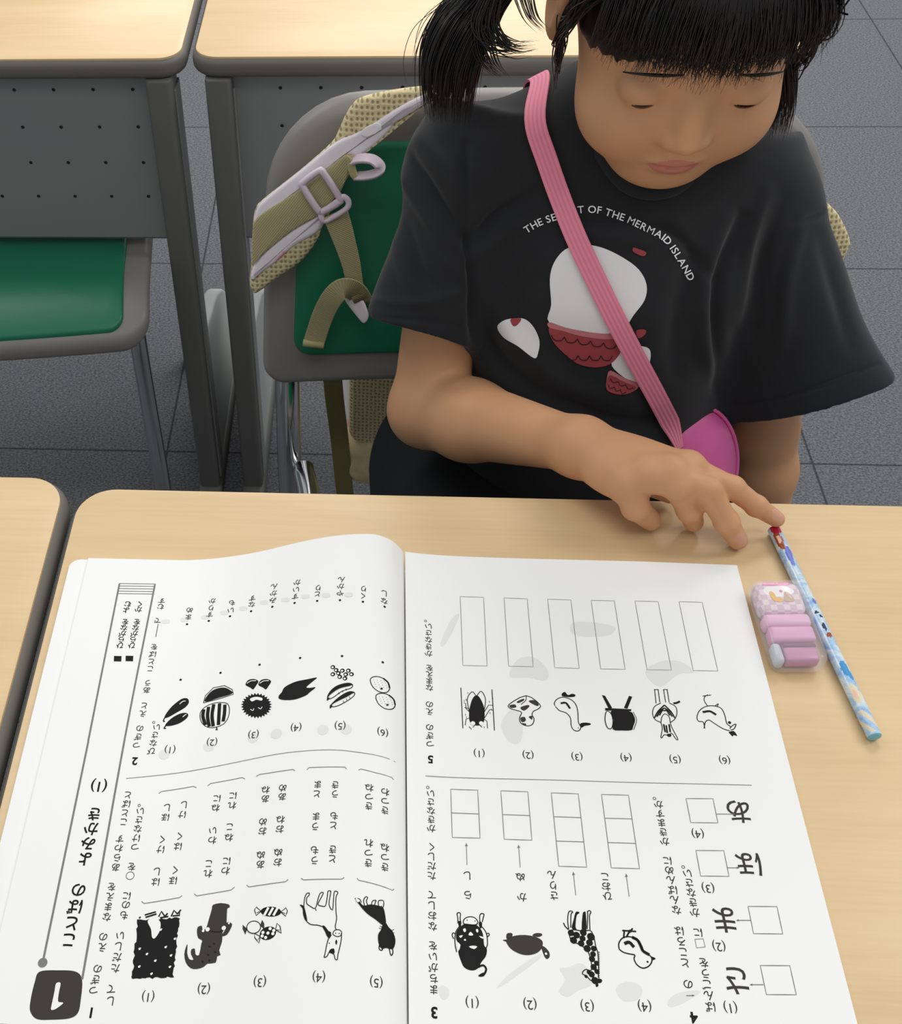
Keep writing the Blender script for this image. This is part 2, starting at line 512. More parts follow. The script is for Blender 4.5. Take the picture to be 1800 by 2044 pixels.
# ------------------------------------------------------------------ desks
def make_desk(label):
    """65 x 45 cm desk in local coordinates: x 0..W, user side y = +DEP, panel side y = 0"""
    W, DEP = 0.65, 0.42
    t = thing('student_desk', label, 'desk', (0, 0, 0), 'maple topped desks in two rows')
    outline = rrect(0, W, 0, DEP, 0.03, 10)
    f = lambda u, v, z: (u, v, z)
    mb = MB(); slab(mb, inset(outline, 0.0045), f, D - 0.004, D, 0.0006, seg=2)
    mb.build('desktop', WOOD, t, angle=40)
    mb = MB(); slab(mb, outline, f, D - 0.024, D - 0.0012, 0.009, seg=5)
    mb.build('edge_trim', TRIM, t, angle=50)
    mb = MB()                                     # modesty panel, folded sheet with small holes
    prof = [(0.016, D - 0.026), (0.016, D - 0.236), (0.019, D - 0.240), (0.03, D - 0.240)]
    for (x0, x1) in ((0.0445, W - 0.0445),):
        V = []
        for (y, z) in prof: V += [(x0, y, z), (x1, y, z)]
        for (y, z) in reversed(prof): V += [(x0, y + 0.0015, z - 0.0), (x1, y + 0.0015, z - 0.0)]
        n = len(V) // 2
        mb.add(V, [(2 * i, 2 * i + 1, (2 * i + 3) % (2 * n), (2 * i + 2) % (2 * n)) for i in range(n)] + [tuple(range(0, 2 * n, 2)), tuple(range(2 * n - 1, 0, -2))])
    pan = mb.build('modesty_panel', [PANEL, HOLE], t, smooth=False)
    mb = MB()
    for iz in range(4):
        for ix in range(14):
            x = 0.096 + ix * 0.0447; z = D - 0.0415 - iz * 0.0455
            if x > W - 0.06: continue
            r = 0.0021; m = 10
            mb.add([(x + r * math.cos(2 * math.pi * k / m), 0.0157, z + r * math.sin(2 * math.pi * k / m)) for k in range(m)], [tuple(range(m))])
    h = mb.build('panel_hole', HOLE, pan, smooth=False); h['kind'] = 'stuff'
    for sx in (0, 1):
        x = 0.0295 if sx == 0 else W - 0.0295
        mb = MB()
        o = rrect(x - 0.0145, x + 0.0145, -0.004, 0.042, 0.006, 5)
        slab(mb, o, f, 0.03, D - 0.023, 0.002, seg=2)
        leg = mb.build('leg', LEG, t, angle=40)
        mb = MB(); s = 1 if sx == 0 else -1           # darker inner groove strip
        rbox(mb, (x + 0.0150, 0.026, D / 2), (0.003, 0.03, D - 0.08), 0.001); mb.build('groove_strip', PANEL, leg, angle=40)
        mb = MB(); rbox(mb, (x, DEP * 0.5 - 0.01, 0.018), (0.034, DEP + 0.03, 0.028), 0.008); mb.build('foot_bar', LEG, t, angle=40)
        mb = MB()                                      # pale side plate behind the leg
        o = [(0.048, 0.035), (0.34, 0.035), (0.27, 0.18), (0.20, 0.24), (0.12, 0.265), (0.048, 0.26)]
        slab(mb, crom(o, 4, True), lambda u, v, q: (x + q, u + 0.002, v), -0.011, 0.011, 0.004)
        mb.build('side_plate', LIGHTLEG, t, angle=40)
    mb = MB()                                          # book shelf under the top
    rbox(mb, (W / 2, DEP * 0.55, D - 0.14), (W - 0.11, DEP * 0.6, 0.006), 0.002); mb.build('book_shelf', PANEL, t, angle=40)
    return t

desk = make_desk('maple desk carrying the open workbook, hand and pencil')
XS = -0.2293
desk.location = (XS + 0.0015, 0.0611 - 0.42, 0)
copy_thing(desk, (XS - 0.002 - 0.65, 0.0705 - 0.42, 0), 0, 'maple desk at the left edge beside the workbook desk, nothing on it')
copy_thing(desk, (XS + 0.003, 0.6846, 0), 0, 'maple desk behind the seated child in black')
copy_thing(desk, (XS - 0.003 - 0.65, 0.6800, 0), math.radians(0.2), 'maple desk at upper left with a green seat tucked under')

# ------------------------------------------------------------------ chairs
def make_chair(label):
    """local: seat faces -y, centre x = 0, backrest around y = 0.21"""
    t = thing('stacking_chair', label, 'chair', (0, 0, 0), 'green padded stacking chairs')
    # backrest: outline in (u = x, v = height along the tilted back)
    o = rrect(-0.233, 0.233, 0, 0.256, [0.082, 0.082, 0.022, 0.022], 9)
    o = [(u * (1.045 - 0.045 * v / 0.256), v) for (u, v) in o]
    def bk(u, v, q):                                  # q = towards the sitter
        y = 0.185 + 0.29 * v - q - 0.22 * u * u
        return (u, y + 0.0, 0.555 + 0.955 * v - 0.25 * q)
    mb = MB(); o = dens(o); slab(mb, o, bk, -0.012, 0.012, 0.010, seg=4, rings=12)
    mb2 = MB()
    # raised rim: tube along the inset outline
    bkf = mb.build('backrest_shell', SHELL, t, angle=60)
    mb = MB(); slab(mb, dens([(u * (1.06 - 0.06 * v / 0.255), v) for (u, v) in rrect(-0.203, 0.203, 0.034, 0.226, [0.062, 0.062, 0.018, 0.018], 9)]), bk, 0.008, 0.0160, 0.004, seg=4, dome=0.004, rings=12)
    mb.build('backrest_pad', VINYL, bkf, angle=60)
    # seat
    o = rrect(-0.225, 0.225, -0.205, 0.125, [0.05, 0.05, 0.035, 0.035], 8)
    def st(u, v, q):
        k = max(0.0, -0.10 - v)
        z = 0.432 + q - 2.8 * k * k + 0.12 * max(0, v) ** 2 + 0.12 * u * u
        return (u, v, z)
    def seatmesh(o, t0, t1, e, dome, rings):
        m = MB(); slab(m, dens(o), st, t0, t1, e, seg=4, dome=dome, rings=rings); return m
    sh = seatmesh(o, -0.014, 0.010, 0.009, 0, 14).build('seat_shell', SHELL, t, angle=60)
    seatmesh([(u * 0.995, v) for (u, v) in rrect(-0.196, 0.196, -0.196, 0.10, [0.03, 0.03, 0.018, 0.018], 8)], 0.006, 0.0145, 0.004, 0.003, 14).build('seat_pad', VINYL, sh, angle=60)
    for s in (-1, 1):
        mb = MB()                                     # rear tube: floor, up under the seat side, into the back shell
        tube(mb, crom([(s * 0.232, 0.245, 0.012), (s * 0.228, 0.215, 0.30), (s * 0.224, 0.196, 0.45), (s * 0.222, 0.205, 0.55), (s * 0.215, 0.222, 0.62)], 8), 0.0125, 14)
        lg = mb.build('leg', CHROME, t, angle=60)
        mb = MB(); tube(mb, [(s * 0.232, 0.245, 0.0), (s * 0.232, 0.2445, 0.03)], 0.015, 14); mb.build('foot_cap', RUBBER, lg, angle=40)
        mb = MB()
        tube(mb, crom([(s * 0.205, -0.165, 0.012), (s * 0.200, -0.135, 0.25), (s * 0.198, -0.115, 0.385), (s * 0.197, -0.08, 0.41), (s * 0.197, 0.0, 0.414), (s * 0.2, 0.13, 0.414), (s * 0.21, 0.19, 0.414)], 8), 0.0115, 14)
        lg = mb.build('leg', CHROME, t, angle=60)
        mb = MB(); tube(mb, [(s * 0.205, -0.166, 0.0), (s * 0.2045, -0.163, 0.03)], 0.015, 14); mb.build('foot_cap', RUBBER, lg, angle=40)
    for (x, y) in ((0.2, 0.10), (0.199, -0.10)):
        mb = MB(); tube(mb, [(-x, y, 0.406), (x, y, 0.406)], 0.009, 10); mb.build('crossbar', CHROME, t, angle=60)
    return t

chair = make_chair('green padded chair with grey shell under the seated child in black')
CH = (0.117, 0.165, 0)
chair.location = CH
copy_thing(chair, (-0.533, 0.742, 0), math.radians(6.0), 'empty green padded chair tucked under the upper left desk')

# ------------------------------------------------------------------ backpack hung on the chair back
BEIGE = mat('beige_fabric', rgb(206, 190, 146), 0.9, noise=(90, 0.12), bump=(600, 0.3, 0.0006))
NET = mesh_net_mat('beige_air_mesh', rgb(217, 203, 160), rgb(158, 142, 100), 235)
WEB = ribbed_mat('khaki_webbing', rgb(178, 168, 124), 190, dark=0.84)
WEBO = mat('khaki_webbing_panel', rgb(170, 160, 116), 0.8, noise=(70, 0.1))
OLIVE = ribbed_mat('olive_webbing', rgb(128, 124, 72), 190, dark=0.84)
LILAC = mat('lilac_plastic', rgb(214, 196, 208), 0.35)

def floral_mat():
    m = mat('white_floral_fabric', rgb(236, 228, 234), 0.6)
    N = Nodes(m); tc = N.new('ShaderNodeTexCoord')
    v = N.new('ShaderNodeTexVoronoi'); v.inputs['Scale'].default_value = 17
    N.link(tc.outputs['Object'], v.inputs['Vector'])
    n = N.new('ShaderNodeTexNoise'); n.inputs['Scale'].default_value = 120; N.link(tc.outputs['Object'], n.inputs['Vector'])
    ad = N.new('ShaderNodeMath', operation='MULTIPLY_ADD'); ad.inputs[1].default_value = 0.25
    N.link(n.outputs['Fac'], ad.inputs[0]); N.link(v.outputs['Distance'], ad.inputs[2])
    r = N.new('ShaderNodeValToRGB')
    r.color_ramp.elements[0].position = 0.27; r.color_ramp.elements[0].color = rgb(240, 150, 176)
    r.color_ramp.elements[1].position = 0.36; r.color_ramp.elements[1].color = rgb(236, 228, 234)
    N.link(ad.outputs[0], r.inputs[0]); N.link(r.outputs[0], N.b.inputs['Base Color'])
    return m
FLORAL = floral_mat()

BY0, BZ0, BS = 0.350, 0.555, 0.3037          # the tilted plane of the chair back
def on_back(px, py, off):
    off = off + 0.011
    v = ray(px, py)
    # y - BY0 - BS (z - BZ0) + off = 0
    num = BY0 - off + BS * (CAM[2] - BZ0) - CAM[1]
    t = num / (v[1] - BS * v[2])
    return CAM + t * v
BN = np.array([0, -1.0, BS]); BN /= np.linalg.norm(BN)
def c3(x, y): return (450 + x / 3.2727, 150 + y / 3.2727)
def ccw_px(poly):
    a = sum(poly[i - 1][0] * poly[i][1] - poly[i][0] * poly[i - 1][1] for i in range(len(poly)))
    return poly if a < 0 else poly[::-1]     # px y runs down: make it ccw seen by the viewer
def back_slab(name, poly, off, th, m, parent, edge=0.003, dome=0.0, rings=2, smooth_n=4):
    P = [on_back(*c3(*q), off) for q in poly]
    P2 = crom([(p[0], p[2]) for p in P], smooth_n, True); off = off + 0.011
    a = sum(P2[i - 1][0] * P2[i][1] - P2[i][0] * P2[i - 1][1] for i in range(len(P2)))
    if a < 0: P2 = P2[::-1]
    def mp(u, v, q): return np.array((u, BY0 - off + BS * (v - BZ0), v)) + BN * q
    mb = MB(); slab(mb, P2, mp, 0, th, edge, seg=3, dome=dome, rings=rings)
    return mb.build(name, m, parent, angle=65)

pack = thing('backpack', 'beige mesh and white floral backpack hanging behind the chair with the seated child', 'backpack', (0.10, 0.46, 0.33))
mb = MB()
o = rrect(-0.055, 0.25, 0.335, 0.70, 0.06, 8)
slab(mb, o, lambda u, v, q: (u, 0.415 + 0.10 * (v - 0.335) - q + 0.1, v), 0, 0.10, 0.03, seg=5, dome=0.012, rings=5)
body = mb.build('body', FLORAL, pack, angle=70)
mb = MB()
o = rrect(-0.047, 0.24, 0.392, 0.685, 0.022, 8)
slab(mb, o, lambda u, v, q: (u, 0.418 + 0.10 * (v - 0.335) - q, v), -0.01, 0.014, 0.007, seg=4, dome=0.006, rings=4)
mb.build('mesh_back_panel', NET, body, angle=70)
mb = MB()
o = rrect(-0.059, 0.254, 0.328, 0.410, 0.036, 8)
slab(mb, o, lambda u, v, q: (u, 0.412 + 0.10 * (v - 0.335) - q + 0.11, v), 0, 0.122, 0.025, seg=5)
mb.build('base', BEIGE, body, angle=70)
mb = MB()
ribbon(mb, crom([at_y(662, 735, 0.40), at_y(668, 800, 0.40), at_y(678, 880, 0.405), at_y(688, 980, 0.41), at_y(700, 1040, 0.43)], 6), [0.0195] * 25, (0, -1, 0.3), 0.002)
mb.build('lower_strap', OLIVE, pack)
# padded shoulder strap over the left side of the chair back
padA = [(1420, 50), (1310, 58), (1100, 85), (900, 130), (830, 180), (780, 260), (740, 350), (690, 432), (500, 600), (260, 790), (205, 850), (185, 950), (175, 1200), (163, 1330), (180, 1385), (215, 1400), (350, 1300), (500, 1195), (600, 1060), (640, 960), (720, 820), (800, 650), (885, 525), (1050, 385), (1230, 215), (1310, 172), (1420, 130)]
pad = back_slab('shoulder_pad', padA, 0.026, 0.012, NET, pack, 0.005, 0.002, 3)
padB = [(1420, 85), (1310, 112), (1150, 190), (900, 345), (725, 428), (500, 607), (270, 790), (207, 860), (190, 965), (300, 905), (520, 735), (650, 640), (800, 520), (880, 525), (1050, 385), (1150, 255), (1230, 215), (1310, 172), (1420, 135)]
back_slab('floral_panel', padB, 0.036, 0.005, FLORAL, pad, 0.003)
padD = [(640, 890), (640, 940), (600, 1020), (450, 1110), (350, 1200), (215, 1300), (172, 1330), (168, 1300), (190, 1230), (300, 1100), (500, 960)]
back_slab('floral_panel', padD, 0.036, 0.005, FLORAL, pad, 0.003)
padC = [(800, 512), (800, 640), (745, 760), (615, 905), (430, 1015), (205, 1200), (177, 1215), (180, 1050), (205, 930), (400, 800), (520, 720), (650, 620)]
back_slab('webbing', padC, 0.0395, 0.003, ribbed_mat('khaki_webbing_ribs', rgb(178, 168, 124), 190, dark=0.84, turn=(0, math.radians(-40), 0)), pad, 0.0012, 0.001, 4)
back_slab('clear_tag', [(880, 368), (985, 308), (1020, 352), (925, 405)], 0.041, 0.0012, mat('clear_plastic_tag', rgb(244, 242, 244), 0.12, coat=0.6), pad, 0.0005, smooth_n=2)
mb = MB()
ring = [on_back(*c3(*q), 0.048) for q in ((505, 705), (605, 630), (640, 640), (745, 800), (738, 832), (640, 888), (605, 880), (510, 735))]
tube(mb, crom(ring, 4, True), 0.0030, 8, closed=True)
ring = [on_back(*c3(*q), 0.048) for q in ((640, 893), (625, 925), (650, 952), (700, 930), (790, 872), (802, 825), (772, 795), (745, 815))]
tube(mb, crom(ring, 4, True), 0.0026, 8, closed=True)
mb.build('slider_buckle', LILAC, pad)
mb = MB()
P = [on_back(*c3(*q), 0.047 - 0.0035 * i) for i, q in enumerate(((715, 900), (745, 985), (785, 1110), (822, 1240), (848, 1380), (880, 1470)))]
wd = [0.0215, 0.021, 0.0205, 0.0195, 0.018, 0.017, 0.016, 0.015, 0.014, 0.013, 0.012]
ribbon(mb, crom(P, 2), wd, BN + np.array((0.25, 0, 0.1)), 0.002)
mb.build('hanging_strap', WEB, pad)
mb = MB()
P = [on_back(*c3(*q), f) for q, f in (((905, 1500), .02), ((850, 1415), .034), ((770, 1395), .044), ((700, 1450), .044), ((640, 1560), .036), ((598, 1680), .030), ((572, 1765), .028))]
ribbon(mb, crom(P, 5), 0.0190, BN, 0.002)
mb.build('strap_tail', WEB, pad)
mb = MB()
a, b = on_back(*c3(505, 1748), 0.031), on_back(*c3(642, 1768), 0.031)
tube(mb, [a, b], 0.0032, 8); mb.build('folded_end', WEBO, pad)
back_slab('tail_lining', [(780, 1455), (860, 1425), (905, 1475), (935, 1565), (905, 1615), (850, 1560)], 0.026, 0.004, FLORAL, pad, 0.002)
mb = MB()
lp = [on_back(*c3(*q), f) for q, f in (((815, 565), .040), ((880, 545), .048), ((960, 552), .054), ((1010, 598), .056), ((985, 640), .054), ((915, 658), .048), ((850, 660), .040))]
ribbon(mb, crom(lp, 6), 0.0085, (0, -0.4, 1), 0.0028)
mb.build('ring_loop', LILAC, pad)
back_slab('loop_tab', [(795, 525), (835, 545), (850, 600), (868, 665), (825, 668), (800, 610)], 0.041, 0.004, WEBO, pad, 0.0015)
# the other strap shows only as a sliver beside the left sleeve
P2 = [(1560, 320), (1640, 395), (1668, 425), (1689, 470), (1686, 492), (1655, 545), (1600, 610), (1545, 520)]
back_slab('shoulder_pad', [((x - 450) * 3.2727, (y - 150) * 3.2727) for (x, y) in P2], 0.0, 0.012, NET, pack, 0.005, 0.002, 3)

# ------------------------------------------------------------------ the seated child
SKIN = mat('skin', rgb(208, 156, 116), 0.48, spec=0.35, noise=(14, 0.07), bump=(420, 0.12, 0.0006), sss=0.10)
NAIL = mat('fingernail', rgb(212, 160, 132), 0.3)
LIPS = mat('lips', rgb(200, 124, 108), 0.4)
CLOTH = mat('black_cotton', rgb(37, 38, 41), 0.9, spec=0.25, noise=(60, 0.06), bump=(1600, 0.25, 0.0004), sheen=0.12)
SHORTS = mat('black_shorts_fabric', rgb(24, 25, 28), 0.85, spec=0.25)
HAIR = mat('black_hair', rgb(26, 21, 19), 0.38, spec=0.5, noise=(90, 0.35))

child = thing('person', 'seated child in a black printed t-shirt, right hand resting on the desk by a pencil', 'person', (0.15, 0.25, 0.0))
A = np.array
RS, RE, RW = A((0.046, 0.270, 0.815)), at_y(851, 818, 0.195), at_y(1150, 889, 0.083)
LS, LE, LW = A((0.254, 0.278, 0.781)), at_y(1517, 850, 0.225), at_y(1522, 1065, 0.205)
FINGERS = {
    'index': [(1372, 934, .0430, .0090), (1462, 974, .0350, .0076), (1509, 1010, .0215, .0068), (1549, 1036, .0122, .0057)],
    'middle': [(1335, 944, .0470, .0094), (1412, 978, .0425, .0084), (1450, 1042, .0205, .0077), (1472, 1078, .0072, .0066)],
    'ring': [(1285, 948, .0450, .0095), (1350, 971, .0435, .0088), (1376, 1018, .0215, .0080), (1384, 1042, .0085, .0068)],
    'pinky': [(1243, 966, .0390, .0092), (1268, 1012, .0255, .0087), (1298, 1038, .0090, .0074)],
    'thumb': [(1215, 915, .0280, .0110), (1290, 962, .0200, .0090), (1338, 985, .0120, .0072)]}
FG = {k: [(at_z(x, y, D + z), r) for (x, y, z, r) in v] for k, v in FINGERS.items()}
HC = A((0.166, 0.250, 0.949)); PT = math.radians(20)
HF = A((0, -math.cos(PT), -math.sin(PT))); HU = A((0, -math.sin(PT), math.cos(PT))); HX = A((1.0, 0, 0))
HROT = np.stack([HX, HF, HU], 1).astype(np.float32)            # local -> world columns
def hp(x, f, u): return HC + HX * x + HF * f + HU * u
LH = [(LW, .018)]

def sd_head(P):
    q = (P - HC.astype(np.float32)) @ HROT
    m = q.copy(); m[:, 0] = np.abs(m[:, 0])                    # mirrored
    d = s_ell(q, (0, -.012, .035), (.072, .087, .081))
    d = smin(d, s_ell(q, (0, .026, -.022), (.060, .058, .068)), .025)
    d = smin(d, s_ell(q, (0, .050, -.076), (.028, .024, .018)), .035)
    d = smin(d, s_ell(m, (.034, .050, -.036), (.026, .028, .026)), .02)
    d = smin(d, s_cone(q, (0, .079, .004), (0, .089, -.021), .0055, .0085), .012)
    d = smin(d, s_ell(m, (.0085, .084, -.0245), (.0062, .007, .0055)), .006)
    d = smax(d, -s_ell(m, (.030, .094, .004), (.018, .016, .0105)), .012)
    lid = s_ell(m, (.030, .067, .004), (.0150, .0142, .0142))
    d = smin(d, lid, .004)
    d = smax(d, -s_ell(m, (.0300, .086, -.0025), (.0125, .010, .0030)), .0015)
    d = smin(d, s_ell(q, (0, .078, -.0475), (.016, .0085, .0045)), .006)
    d = smin(d, s_ell(q, (0, .076, -.0555), (.013, .0085, .0050)), .006)
    d = smax(d, -s_ell(q, (0, .089, -.0512), (.018, .0075, .0011)), .002)
    e = s_ell(m, (.0765, -.006, -.002), (.0075, .017, .029))
    e = smax(e, -s_ell(m, (.085, -.002, .002), (.0075, .010, .017)), .005)
    e = smin(e, s_ell(m, (.0745, .005, -.004), (.005, .0045, .007)), .004)
    return smin(d, e, .008)

def sd_rhand(P):
    d = None
    pw = RW
    for k in ('index', 'middle', 'ring', 'pinky'):
        g = FG[k]
        wr = pw + (A(g[0][0]) - pw) * 0.12
        c = s_cone(P, wr, g[0][0], .0150, g[0][1] + .0012)
        d = c if d is None else smin(d, c, .010)
    fill = s_ell(P, (pw * 0.35 + (FG['middle'][0][0] + FG['ring'][0][0]) * 0.325) - A((0, 0, .004)), (.026, .020, .011))
    d = smin(d, fill, .012)
    for k, g in FG.items():
        f = None
        for (a, ra), (b, rb) in zip(g[:-1], g[1:]):
            c = s_cone(P, a, b, ra * .97, rb * .95)
            f = c if f is None else smin(f, c, .0022)
        for (a, ra) in g[1:-1]:                               # knuckle swell
            f = smin(f, norm(P - A(a, np.float32)) - ra * 1.04, .002)
        d = smin(d, f, .0038 if k != 'thumb' else .006)
    for k in ('index', 'middle', 'ring', 'pinky'):             # knuckles on the back of the hand
        a, ra = FG[k][0]
        d = smin(d, norm(P - (A(a) + A((0, 0.0, .0022))).astype(np.float32)) - ra * .98, .006)
    return d

def sd_limb_r(P):
    el = RE
    d = s_cone(P, RS, el, .036, .0275)
    mid = el + (RW - el) * 0.32
    d = smin(d, s_cone(P, el, mid, .0295, .0300), .012)
    d = smin(d, s_cone(P, mid, RW, .0300, .0180), .012)
    d = smin(d, s_ell(P, RW, (.020, .017, .0155)), .012)
    return d

LG = LW + A((0.006, -0.02, -0.040))
def sd_larm(P):
    d = s_cone(P, LS, LE, .036, .0285)
    d = smin(d, s_cone(P, LE, LE + (LW - LE) * .4, .0285, .0275), .01)
    d = smin(d, s_cone(P, LE + (LW - LE) * .4, LW, .0275, .0185), .01)
    d = smin(d, s_cone(P, LW, LG, .0165, .019), .012)
    for i, (dx, ln) in enumerate(((-.021, .040), (-.007, .047), (.007, .045), (.019, .036))):
        b = LG + A((dx, -.012, -.014)); k1 = b + A((dx * .15, -ln * .45, -ln * .10)); k2 = k1 + A((0, -ln * .35, -ln * .42))
        d = smin(d, smin(s_cone(P, b, k1, .0078, .0072), s_cone(P, k1, k2, .0072, .0060), .002), .005)
    b = LG + A((-.018, .0, .004)); k1 = b + A((-.020, -.014, -.012)); k2 = k1 + A((-.008, -.018, -.010))
    return smin(d, smin(s_cone(P, b, k1, .0105, .0085), s_cone(P, k1, k2, .0085, .0068), .002), .008)

def sd_trunk(P):
    d = s_ell(P, (.15, .268, .66), (.082, .056, .17))
    d = smin(d, s_cone(P, (.158, .285, .80), hp(0, -.03, -.02), .040, .036), .03)
    for s in (RS, LS): d = smin(d, s_cone(P, (.155, .285, .805), s, .040, .034), .02)
    for (x, kx) in ((.102, .088), (.198, .222)):
        hip, kn, an = (x, .265, .515), (kx, -.02, .497), (kx, .0, .135)
        t = smin(s_cone(P, hip, kn, .066, .046), s_cone(P, kn, (kx, .01, .36), .044, .043), .02)
        t = smin(t, s_cone(P, (kx, .01, .36), an, .043, .028), .02)
        t = smin(t, s_cone(P, (kx, .01, .115), (kx, -.095, .085), .028, .022), .02)
        d = smin(d, t, .02)
    return d

def culled(fn, lo, hi, pad=0.02):
    lo = A(lo, np.float32) - pad; hi = A(hi, np.float32) + pad
    def g(P):
        e = np.maximum(np.maximum(lo - P, P - hi), 0)
        out = norm(e) + pad * 0.6
        m = (out < pad * 0.6 + 1e-6)
        if m.any(): out[m] = fn(P[m])
        return out
    return g
_h = [p for g in FG.values() for p, r in g] + [RW]
bx = lambda pts, r: (np.min(pts, 0) - r, np.max(pts, 0) + r)
G_head = culled(sd_head, HC - .125, HC + .135)
G_hand = culled(sd_rhand, *bx(_h, .02))
G_rarm = culled(sd_limb_r, *bx([RS, RE, RW], .045))
G_larm = culled(sd_larm, *bx([LS, LE, LW, LG], .07))
G_trunk = culled(sd_trunk, (.0, -.15, .05), (.32, .36, .95))
def sd_body(P):
    d = smin(G_trunk(P), G_head(P), .018)
    d = smin(d, G_larm(P), .012)
    return smin(d, smin(G_rarm(P), G_hand(P), .010), .008)
V, Q = sdf_mesh(sd_body, (-.06, -.16, .04), (.42, .40, 1.09), .0016)
fc = V[Q].mean(1)
mi = np.zeros(len(Q), int)
fn = np.cross(V[Q[:, 2]] - V[Q[:, 0]], V[Q[:, 3]] - V[Q[:, 1]]); fn /= np.linalg.norm(fn, axis=1)[:, None] + 1e-12
for k, (px, py, r) in (('index', (1549, 1032, .0046)), ('middle', (1477, 1078, .0050))):
    tip, rr = FG[k][-1]; pre = FG[k][-2][0]
    ax = (tip - pre) / np.linalg.norm(tip - pre)
    c = at_z(px, py, tip[2] + rr * 0.75)
    q = fc - c; al = q @ ax; up = A((0, 0, 1.0)) - ax * ax[2]; up /= np.linalg.norm(up); sd = q @ np.cross(ax, up)
    mi[((al / .0058) ** 2 + (sd / .0042) ** 2 < 1) & (fn @ (up + ax * .25) > 0.35) & (np.linalg.norm(q, axis=1) < .011)] = 1
ql = (fc - HC) @ HROT
mi[(np.abs(ql[:, 0]) < .016) & (ql[:, 1] > .066) & (ql[:, 2] > -.0615) & (ql[:, 2] < -.0435) & ((ql[:, 0] / .016) ** 2 + ((ql[:, 2] + .0515) / .0075) ** 2 < 1)] = 2
body_ob = np_object('body', V, Q, [SKIN, NAIL, LIPS], child, mi)
EYEW = mat('eye_white', rgb(225, 220, 214), 0.2); IRIS = mat('dark_iris', rgb(38, 24, 18), 0.15)
for s in (-1, 1):
    bm = bmesh.new(); bmesh.ops.create_uvsphere(bm, u_segments=24, v_segments=16, radius=.0128)
    c = hp(s * .030, .0680, .003); look = HF * .9 - HU * .42; look /= np.linalg.norm(look)
    mb = MB(); bm_add(mb, bm)
    mb.mi = [1 if np.dot(np.mean([mb.v[i] for i in f], 0), look) > .0128 * .83 else 0 for f in mb.f]
    mb.v = [tuple(A(p) + c) for p in mb.v]
    mb.build('eye', [EYEW, IRIS], child)
    mb = MB()
    pts = [hp(s * (.016 + .030 * t), .0850 - .013 * t * t, .0310 + .003 * math.sin(t * 2.6) - .013 * t) for t in np.linspace(0, 1, 8)]
    tube(mb, pts, [.0006, .0009, .0011, .0012, .0011, .0009, .0007, .0004], 6); mb.build('eyebrow', HAIR, child)

# ---- clothing
HEMR = (at_y(737, 650, .205) + at_y(940, 675, .205)) / 2
HEML = (at_y(1768, 750, .215) + at_y(1438, 848, .190)) / 2
TT = A([(.44, .150, .245, .132, .108), (.52, .150, .243, .128, .106), (.58, .150, .243, .120, .101), (.64, .152, .245, .112, .095), (.70, .152, .250, .106, .088),
        (.76, .152, .258, .105, .081), (.80, .153, .268, .102, .073), (.835, .155, .278, .090, .058), (.875, .158, .282, .052, .044), (.90, .160, .282, .03, .03)])
NECK = ((.162, .264, .842), (.166, .250, .97), .045, .050)       # neck opening
def sd_shirt(P):
    z = P[:, 2]
    cx, cy, a, b = [np.interp(z, TT[:, 0], TT[:, k]).astype(np.float32) for k in (1, 2, 3, 4)]
    qx = np.abs((P[:, 0] - cx) / a); qy = np.abs((P[:, 1] - cy) / b)
    k = (qx ** 2.3 + qy ** 2.3) ** (1 / 2.3)
    d = (k - 1) * np.minimum(a, b) * 0.85
    d = smax(d, .455 - z, .01); d = smax(d, z - .885, .01)
    d = smin(d, s_cone(P, (.128, .283, .838), (.040, .271, .818), .044, .041), .03)
    d = smin(d, s_cone(P, (.190, .283, .836), (.256, .278, .786), .044, .042), .03)
    for (s, hem, r0, r1, sq, uu) in ((RS, HEMR, .043, .0425, .95, A((1.0, .3, 0))), (LS + A((.004, 0, 0)), HEML, .046, .066, .70, A((.9, -.25, .45)))):
        ax = hem - s; L = np.linalg.norm(ax); ax = ax / L
        u = uu - ax * np.dot(uu, ax); u /= np.linalg.norm(u); v = np.cross(ax, u)
        q = P - s.astype(np.float32); t = q @ ax.astype(np.float32); x = q @ u.astype(np.float32); y = q @ v.astype(np.float32)
        tt = np.clip(t / L, 0, 1); r = r0 + (r1 - r0) * tt ** 1.3
        sqq = 1 - (1 - sq) * tt
        rad = np.sqrt(x * x + (y / sqq) ** 2)
        c = (rad - r) * .85
        c = np.maximum(c, -t - r0)
        hemt = L - t
        tail = smax(c, -hemt, .002)
        cav = np.maximum((rad - (r - .0065)) * .85, -(t - (L - .025)))
        tail = np.maximum(tail, -cav)
        sp = s_ell(P, s, (r0, r0, r0))
        tail = smin(tail, sp, .01)
        d = smin(d, tail, .016)
    d = smax(d, -s_cone(P, *NECK), .004)
    return d
V, Q = sdf_mesh(sd_shirt, (-.08, .09, .44), (.44, .40, .91), .0020)

